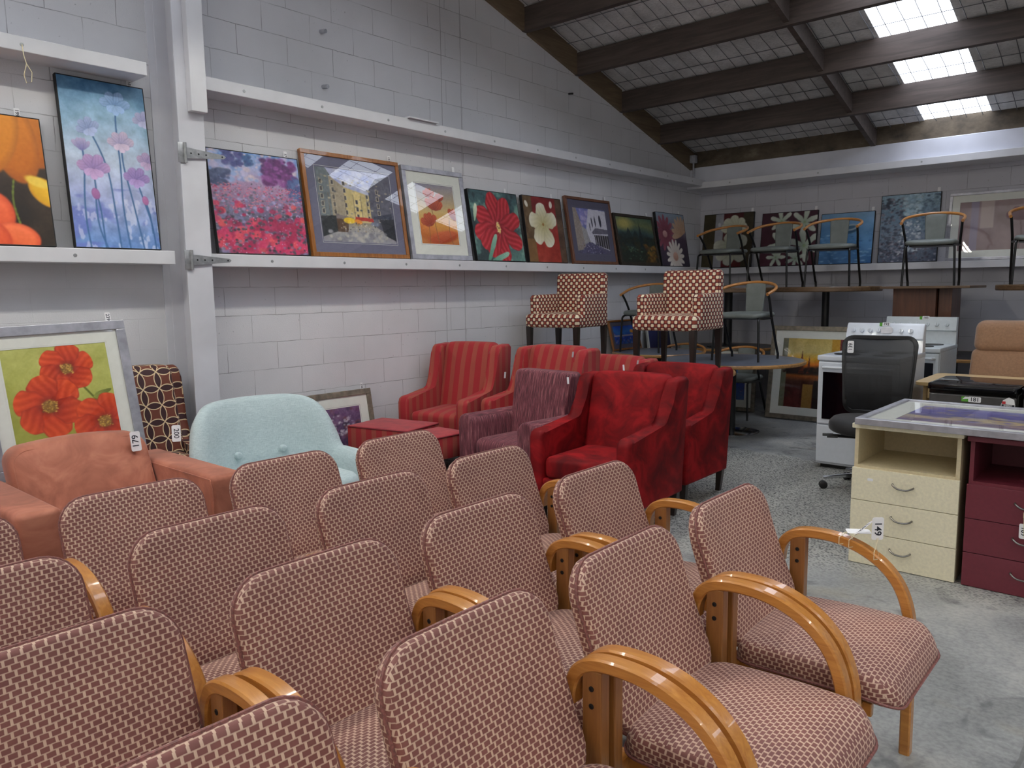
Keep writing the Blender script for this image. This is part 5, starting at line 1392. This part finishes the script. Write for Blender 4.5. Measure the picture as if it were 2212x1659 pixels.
def a_orangepoppy(A):
    A.grad([(0, (196, 120, 60)), (0.3, (226, 160, 70)), (0.55, (216, 186, 120)), (1, (150, 146, 160))], wob=0.1)
    A.ell(0.18, 0.20, 0.34, 0.18, -10, (206, 120, 50), 0.3, 30); A.ell(0.6, 0.12, 0.5, 0.14, 10, (190, 84, 40), 0.3, 30)
    for p in ([(0.36, 0.6), (0.40, 0.4), (0.46, 0.0)], [(0.22, 0.5), (0.24, 0.25), (0.22, 0.0)], [(0.8, 0.42), (0.78, 0.2), (0.84, 0.0)]): A.line(p, 0.010, (150, 96, 52))
    for x, y, s, r in ((0.33, 0.86, 0.17, 0), (0.60, 0.80, 0.15, 10), (0.42, 0.70, 0.26, -8), (0.90, 0.54, 0.20, -30), (0.28, 0.42, 0.24, 14)):
        for a in (40, 75, 105, 140): A.petal(x, y-s*0.5, a+r, s*1.1, s*0.42, (150, 58, 34), (200, 92, 52), 8, 0.12, (110, 40, 24))
    A.speck(16, 50, 8)
def a_redlily(A):
    A.grad([(0, (90, 128, 120)), (0.5, (52, 74, 76)), (1, (60, 92, 96))], wob=0.2); n = A.noise(5, 1, 4); A.fill(np.clip((n-0.55)*6, 0, 0.8), (128, 170, 152)); A.fill(np.clip((0.42-n)*6, 0, 0.8), (28, 40, 44))
    for a, L in ((150, 0.5), (100, 0.52), (62, 0.5), (20, 0.5), (-28, 0.52), (-80, 0.5), (-118, 0.46), (190, 0.5), (215, 0.46)):
        A.petal(0.52, 0.47, a, L, 0.19, (150, 20, 34), (186, 34, 44), 20, 0.08, (84, 8, 20))
    A.petal(0.05, 0.55, 75, 0.26, 0.05, (150, 180, 150), (226, 232, 206), 6)
    A.ell(0.52, 0.48, 0.045, 0.10, 10, (226, 196, 120), 0.3); A.dabs(14, (0.47, 0.40, 0.57, 0.56), (0.008, 0.02), [(240, 222, 160), (90, 40, 40)])
    for a in (20, 60, -10): A.petal(0.2, -0.06, a, 0.5, 0.06, (70, 130, 110), (150, 196, 170), 8)
    A.speck(18, 50, 8)
def a_whitepoppy(A):
    A.grad([(0, (150, 40, 20)), (0.3, (164, 44, 22)), (0.7, (130, 20, 18)), (1, (126, 18, 18))])
    A.fill((A.u < 0.22).astype(float), (96, 72, 40)); A.fill((A.u > 0.84).astype(float), (84, 58, 36))
    A.c += ((A.noise(8, 1, 4)-0.5)*70)[..., None]; A.fill(((A.u < 0.22) & (A.v < 0.35))*0.5, (150, 104, 50)); 
    A.ell(0.08, 0.88, 0.04, 0.065, 25, (226, 220, 206), 0.2, 0, (170, 160, 150)); A.ell(0.72, 0.90, 0.045, 0.07, -8, (226, 220, 206), 0.2, 0, (170, 160, 150))
    for a, L in ((95, 0.36), (165, 0.36), (20, 0.38), (-65, 0.40), (-125, 0.38)):
        A.petal(0.46, 0.58, a, L, 0.20, (186, 176, 120), (236, 232, 212), 4, 0.08, (170, 164, 140))
    A.ell(0.46, 0.58, 0.03, 0.03, 0, (160, 110, 50), 0.3); A.speck(10, 60, 8)
def a_valley(A):
    A.grad([(0, (30, 34, 22)), (0.25, (26, 40, 30)), (0.5, (24, 36, 34)), (0.62, (50, 76, 78)), (0.8, (110, 118, 76)), (1, (70, 96, 80))], wob=0.2)
    A.ell(0.22, 0.86, 0.3, 0.14, 0, (176, 164, 92), 0.7)
    for x, h in ((0.15, 0.68), (0.3, 0.78), (0.48, 0.72), (0.9, 0.55)): A.poly([(x-0.22, 0.3), (x, h), (x+0.22, 0.3)], (32, 48, 46))
    A.dabs(120, (0, 0.25, 1, 0.55), (0.02, 0.07), [(20, 30, 26), (30, 46, 34), (46, 44, 24)]); A.poly([(0.56, 0.3), (0.62, 0.92), (0.70, 0.3)], (20, 36, 38))
    A.dabs(50, (0.2, 0.05, 0.65, 0.34), (0.01, 0.04), [(60, 92, 72), (110, 140, 110), (40, 70, 54)], flat=0.3); A.dabs(60, (0.66, 0.0, 1, 0.4), (0.02, 0.06), [(110, 74, 26), (84, 54, 22), (140, 104, 36)]); A.speck(24, 40, 8)
def a_daisies(A):
    A.grad([(0, (56, 48, 66)), (0.5, (74, 56, 76)), (0.62, (110, 100, 116)), (1, (150, 168, 186))], wob=0.15)
    for k in range(13): A.petal(0.24, 0.62, k*27.7+5, 0.34, 0.07, (110, 50, 66), (156, 84, 100), 5)
    A.ell(0.24, 0.60, 0.09, 0.07, 0, (196, 150, 146), 0.2, 20)
    for k in range(8): A.petal(0.85, 0.60, 40+k*21, 0.36, 0.07, (190, 150, 120), (206, 176, 150), 6)
    for k in range(15): A.petal(0.52, 0.18, k*24+3, 0.32, 0.06, (214, 200, 190), (240, 234, 226), 6, 0.1, (170, 150, 150))
    A.ell(0.52, 0.18, 0.10, 0.09, 0, (206, 160, 140), 0.2, 24); A.speck(14, 50, 8)
def a_whitepoppy2(A):
    A.grad([(0, (90, 14, 18)), (1, (74, 10, 18))]); A.fill((A.u < 0.24).astype(float), (62, 54, 30)); A.fill(((A.u > 0.24) & (A.u < 0.40)).astype(float), (158, 158, 166)); A.fill((A.u > 0.80).astype(float), (58, 50, 30))
    A.c += ((A.noise(8, 1, 4)-0.5)*30)[..., None]
    A.ell(0.32, 0.80, 0.035, 0.05, 10, (200, 200, 206), 0.3)
    for a in (10, 45, 90, 135, 170): A.petal(0.62, 0.70, a, 0.27, 0.13, (176, 176, 150), (206, 208, 190), 5, 0.1, (140, 142, 120))
    for a, L in ((100, 0.3), (30, 0.36), (-40, 0.36), (-100, 0.34), (170, 0.36), (215, 0.34)): A.petal(0.58, 0.36, a, L, 0.17, (150, 154, 130), (200, 202, 188), 4, 0.1, (130, 132, 116))
def a_lilies(A):
    A.grad([(0, (74, 22, 44)), (1, (62, 20, 40))]); A.c += ((A.noise(5, 1)-0.5)*24)[..., None]
    for x, y, s, r in ((0.36, 0.84, 0.22, 40), (0.78, 0.80, 0.26, 20), (0.40, 0.40, 0.28, 10), (0.80, 0.36, 0.30, -20), (0.30, 0.16, 0.18, 0), (0.66, 0.12, 0.18, 80)):
        for k in range(6): A.petal(x, y, k*60+r, s, s*0.26, (168, 186, 166), (214, 218, 208), 5, 0.1, (130, 140, 124))
        A.ell(x, y, s*0.12, s*0.12, 0, (150, 170, 130), 0.4)
def a_boat(A):
    A.grad([(0, (64, 110, 160)), (0.4, (80, 140, 196)), (0.8, (110, 160, 206)), (1, (120, 160, 196))], wob=0.3); n = A.noise(4, 1, 5, 0.6); A.c += ((n-0.5)*80)[..., None]
    A.dabs(120, (0, 0, 1, 0.6), (0.02, 0.06), [(60, 110, 170), (110, 166, 216), (150, 196, 226)], flat=0.3)
    A.ell(0.55, 0.68, 0.20, 0.10, 8, (56, 96, 130), 0.2); A.ell(0.56, 0.71, 0.19, 0.07, 8, (176, 196, 206), 0.2); A.ell(0.56, 0.71, 0.13, 0.04, 8, (70, 110, 140), 0.3)
def a_mist(A):
    A.grad([(0, (74, 84, 104)), (0.4, (120, 136, 156)), (0.7, (112, 140, 164)), (1, (150, 180, 200))], wob=0.2)
    A.dabs(260, (0, 0.1, 0.45, 0.95), (0.01, 0.05), [(60, 66, 84), (84, 96, 110), (130, 126, 140), (50, 60, 76)]); A.dabs(200, (0.6, 0.4, 1, 0.98), (0.01, 0.05), [(64, 84, 104), (90, 116, 134), (120, 146, 160)])
    A.dabs(140, (0.35, 0.1, 0.7, 0.6), (0.01, 0.04), [(196, 206, 214), (160, 176, 196), (220, 226, 230)]); A.dabs(160, (0, 0, 1, 0.3), (0.01, 0.04), [(70, 66, 80), (110, 100, 116), (160, 160, 176), (50, 50, 66)]); A.dabs(60, (0.4, 0.7, 0.7, 1), (0.02, 0.06), [(166, 200, 216), (190, 214, 224)]); A.speck(40, 60, 8)
def a_dusty(A):
    A.grad([(0, (150, 128, 130)), (0.5, (156, 134, 132)), (1, (150, 124, 132))], A.u); A.c += ((A.noise(6, 1)-0.5)*50)[..., None]
    A.fill(((A.u > 0.12) & (A.u < 0.2)) * 0.5, (150, 150, 190)); A.fill(((A.u > 0.22) & (A.u < 0.36) & (A.v > 0.45)) * 0.6, (206, 190, 180))
    for x, y, s in ((0.62, 0.62, 0.16), (0.80, 0.84, 0.14), (0.86, 0.56, 0.18)):
        A.line([(x, y), (x+0.02, 0.3), (x, 0.0)], 0.008, (110, 84, 84))
        for a in (150, 110, 70, 30): A.petal(x, y-0.03, a, s, s*0.4, (96, 54, 64), (120, 74, 82), 5)
def a_redpoppies(A):
    A.grad([(0, (164, 168, 70)), (0.5, (176, 180, 84)), (1, (196, 198, 112))], wob=0.3); A.c += ((A.noise(6, 1, 4)-0.5)*50)[..., None]
    A.line([(0.68, 0.62), (0.80, 0.45), (0.86, 0.40)], 0.014, (110, 120, 40)); A.line([(0.45, 0.40), (0.60, 0.22), (0.64, 0.2)], 0.012, (96, 100, 40)); A.petal(0.98, 0.52, 200, 0.2, 0.05, (110, 120, 50), (150, 160, 70), 5)
    def pop(x, y, s, rot, core):
        for k, a in enumerate((0, 60, 125, 180, 240, 300)):
            A.petal(x, y, a+rot, s, s*0.62, (170, 40, 20) if k % 2 else (196, 56, 26), (226, 84, 36), 9, 0.07, (150, 34, 20))
        A.ell(x, y, s*0.42, s*0.36, 0, (120, 34, 24), 0.9); A.ell(x, y, s*0.26, s*0.24, 0, (150, 110, 50), 0.3, 10)
        A.dabs(60, (x-s*0.22, y-s*0.2/A.a, x+s*0.22, y+s*0.2/A.a), (0.006, 0.014), [(206, 160, 70), (120, 80, 40), (226, 190, 90)])
    pop(0.58, 0.77, 0.27, 20, 0); pop(0.36, 0.42, 0.33, 40, 0); pop(0.86, 0.20, 0.31, 10, 0); A.speck(14, 60, 8)
def a_purple(A):
    A.grad([(0, (70, 60, 80)), (0.4, (84, 62, 96)), (1, (120, 92, 130))], wob=0.4)
    A.dabs(120, (0, 0, 1, 1), (0.03, 0.10), [(70, 56, 90), (110, 76, 120), (130, 96, 130), (60, 56, 76), (120, 74, 84)]); A.dabs(60, (0.4, 0.45, 0.85, 0.85), (0.015, 0.05), [(206, 196, 206), (180, 164, 190), (226, 220, 220)], flat=0.5); A.poly([(0.0, 0.0), (0.0, 0.5), (0.35, 0.3), (0.5, 0)], (56, 54, 74)); A.speck(40, 40, 8)
def a_sunset(A):
    A.grad([(0, (84, 20, 18)), (0.25, (60, 16, 14)), (0.38, (70, 34, 20)), (0.46, (170, 96, 40)), (0.50, (24, 18, 18)), (0.56, (44, 26, 18)), (0.62, (226, 120, 20)), (0.70, (236, 180, 40)), (0.8, (206, 190, 120)), (1, (200, 176, 96))], wob=0.04)
    A.c += ((A.noise(12, 1, 4)-0.5)*40)[..., None]
    A.fill((A.u < 0.09).astype(float), (110, 112, 90)); A.fill((A.u > 0.80).astype(float)*(A.v > 0.6), (196, 150, 40)); A.fill((A.u > 0.93).astype(float)*(A.v > 0.3), (110, 30, 34))
    A.poly([(0.29, 0.50), (0.335, 0.84), (0.38, 0.50)], (104, 44, 20)); A.poly([(0.42, 0.50), (0.455, 0.76), (0.49, 0.50)], (112, 50, 20)); A.dabs(70, (0.05, 0.50, 0.95, 0.58), (0.02, 0.05), [(40, 24, 20), (60, 34, 24), (28, 20, 18)])
    A.fill(((A.u > 0.38) & (A.u < 0.55) & (A.v < 0.34)).astype(float), (150, 112, 50)); A.fill((A.u > 0.56).astype(float)*(A.v < 0.4), (30, 20, 20)); A.speck(24, 60, 8)
def a_blueabs(A):
    A.grad([(0, (40, 90, 160)), (0.4, (30, 70, 190)), (0.7, (60, 130, 210)), (1, (40, 80, 200))], wob=0.3)
    A.dabs(60, (0, 0.0, 1, 0.6), (0.02, 0.06), [(90, 90, 150), (60, 60, 120), (140, 130, 180), (40, 50, 110)]); A.fill(((A.v > 0.42) & (A.v < 0.5))*0.8, (220, 200, 190)); A.ell(0.85, 0.68, 0.1, 0.05, 0, (230, 160, 60), 0.3)
def a_darkland(A):
    A.grad([(0, (50, 26, 24)), (0.3, (64, 34, 26)), (0.5, (30, 30, 56)), (1, (60, 64, 120))], wob=0.2); A.dabs(40, (0, 0.3, 1, 0.6), (0.03, 0.08), [(20, 20, 36), (40, 30, 40)])
def a_lavender(A):
    A.grad([(0, (110, 84, 120)), (0.35, (190, 176, 150)), (0.5, (96, 90, 150)), (0.8, (110, 104, 176)), (1, (150, 150, 196))], wob=0.25)
    A.dabs(260, (0, 0, 1, 1), (0.01, 0.05), [(84, 76, 150), (120, 112, 180), (196, 180, 140), (70, 60, 120), (150, 140, 190)], flat=0.4); A.dabs(90, (0.2, 0.25, 1, 0.45), (0.01, 0.04), [(214, 196, 150), (196, 170, 120)], flat=0.4)

gp = 'pictures on the long white shelf'
def on_left(label, y0, w, Lh, xb, art, xt=0.040, zb=1.713, **k):
    dz = math.sqrt(Lh*Lh-(xb-xt)**2); v = Vector((xt-xb, 0, dz)).normalized()
    n = Vector((0, 1, 0)).cross(v); dep = k.get('depth', 0.035)
    # keep the rear lower edge on the shelf
    bl = Vector((xb, y0, zb)) + Vector((0, 0, max(0.0, n.z*dep)))
    return picture(label, bl, (0, 1, 0), v, w, Lh, art, group=gp, **k)
on_left('orange tulip picture cut off by the left edge of the photo', 0.85, 0.815, 0.735, 0.150, a_tulips, zb=1.724, num='199', numx=0.87, px=170, seed=2)
on_left('tall canvas of blue and lilac flowers on long stems', 1.764, 0.504, 1.010, 0.150, a_blue, zb=1.724, px=170, seed=3, num='18', numx=0.85)
on_left('canvas of a pink poppy meadow beside the white post', 2.656, 0.712, 0.718, 0.145, a_poppyfield, px=200, seed=4, num='17', numx=0.88)
on_left('golden oak framed street cafe scene with yellow umbrella', 3.392, 0.945, 0.803, 0.165, a_street1, frame='goldwood', fwid=0.032, mat='matgrey', mw=0.085, glass=True, inner='matwhite', px=200, seed=5, num='182', numx=0.92)
on_left('silver framed orange poppies print with a wide ivory mat', 4.369, 0.719, 0.793, 0.165, a_orangepoppy, frame='silver', fwid=0.042, mat='matwhite', mw=0.095, glass=True, inner='silver', px=140, seed=6, num=' ', numx=0.88)
on_left('canvas of one big crimson lily on green', 5.150, 0.685, 0.668, 0.165, a_redlily, px=150, seed=7, num=' ', numx=0.8)
on_left('brown and red canvas with a single white poppy', 5.890, 0.62, 0.668, 0.168, a_whitepoppy, xt=0.064, px=150, seed=8, num=' ', numx=0.8)
on_left('silver framed print mostly hidden behind the white poppy canvas', 6.02, 0.56, 0.655, 0.118, a_mist, xt=0.022, depth=0.018, frame='silver', fwid=0.05, px=40, seed=9)
on_left('brown framed narrow street scene with a slate mat', 6.62, 0.84, 0.725, 0.169, a_street2, frame='brownwood', fwid=0.030, mat='matdark', mw=0.085, glass=False, inner='matgrey', px=150, seed=10, num=' ', numx=0.92)
on_left('dark mountain valley painting in a black and gilt frame', 7.526, 0.865, 0.608, 0.175, a_valley, frame='giltedge', fwid=0.035, px=130, seed=11, num=' ', numx=0.88)
on_left('canvas of pink and white daisies at the corner end of the shelf', 8.456, 0.700, 0.678, 0.155, a_daisies, px=120, seed=12, num=' ', numx=0.88)
gq = 'pictures on the back wall shelf'
def on_back(label, x0, w, Lh, yb, art, yt=9.685, zb=1.701, **k):
    dz = math.sqrt(Lh*Lh-(yt-yb)**2); v = Vector((0, yt-yb, dz)).normalized(); n = Vector((1, 0, 0)).cross(v); dep = k.get('depth', 0.03)
    k.setdefault('depth', 0.03)
    return picture(label, Vector((x0, yb, zb))+Vector((0, 0, max(0, n.z*dep))), (1, 0, 0), v, w, Lh, art, group=gq, **k)
on_back('canvas of white poppies with a pale vertical strip, nearest the corner', 0.075, 0.70, 0.715, 9.60, a_whitepoppy2, px=110, seed=13, num=' ', numx=0.95)
on_back('maroon canvas with white lilies', 0.885, 0.705, 0.674, 9.60, a_lilies, px=110, seed=14, num=' ', numx=0.95)
on_back('blue canvas of a lone rowing boat', 1.632, 0.615, 0.614, 9.60, a_boat, px=100, seed=15, num=' ', numx=0.95)
on_back('tall grey blue misty forest canvas', 2.312, 0.618, 0.772, 9.60, a_mist, px=120, seed=16, num=' ', numx=0.95)
on_back('wide pale framed print of dusty poppies at the right', 3.015, 1.12, 0.735, 9.60, a_dusty, frame='silver', fwid=0.03, mat='matwhite', mw=0.075, glass=True, px=140, seed=17)

# pictures standing on the floor
v = Vector((-0.16, -0.02, 0.77)).normalized(); uu = Vector((0.0, 1, 0.03)); uu = (uu-v*uu.dot(v)).normalized()
picture('big silver framed picture of red poppies leaning on the left wall', (0.625, 1.135, 0.515), uu, v, 0.76, 0.79, a_redpoppies, 0.035, 'silver', 0.052, 'matwhite', 0.068, True, 220, 18, 'pictures standing on the floor', '239', 0.90, 'matwhite')
picture('small pewter framed purple mountain picture low against the block wall', (0.17, 3.23, 0.012), (0, 1, 0), (-0.11, 0, 0.65), 0.725, 0.665, a_purple, 0.03, 'pewter', 0.045, 'matwhite', 0.085, True, 110, 19, 'pictures standing on the floor', '236', 0.90, 'silver')
picture('pewter framed sunset picture with two spires, beside the cooker', (1.60, 8.22, 0.012), (1, 0.02, 0), (0.0, 0.16, 1.0), 0.92, 1.02, a_sunset, 0.03, 'pewter', 0.05, 'matwhite', 0.085, True, 170, 20, 'pictures standing on the floor')
picture('pewter framed blue picture mostly hidden below the round table', (0.86, 8.435, 0.012), (1, 0, 0), (0, 0.04, 0.74), 0.52, 0.74, a_blueabs, 0.03, 'pewter', 0.045, 'matwhite', 0.085, True, 90, 21, 'pictures standing on the floor')
picture('wood framed picture with a blue sky, seen between the dotted chair legs', (0.135, 7.43, 0.735), (0, 1, 0), (-0.09, 0, 0.36), 0.60, 0.36, a_blueabs, 0.025, 'goldwood', 0.022, 'matdark', 0.05, False, 90, 22, 'pictures behind the dotted chairs')
picture('white framed dark picture seen between the dotted chair legs', (0.20, 8.25, 0.012), (0, 1, 0), (-0.15, 0, 1.02), 0.58, 1.03, a_darkland, 0.025, 'matwhite', 0.03, None, 0.0, False, 70, 23, 'pictures behind the dotted chairs')
# the large print lying on the drawer units
picture('silver framed lavender landscape lying flat across the drawer units', (3.825, 4.085, 0.778), (1, -0.012, 0), (0.012, 1, 0), 1.30, 0.87, a_lavender, 0.034, 'silver', 0.035, 'matwhite', 0.115, True, 180, 24)
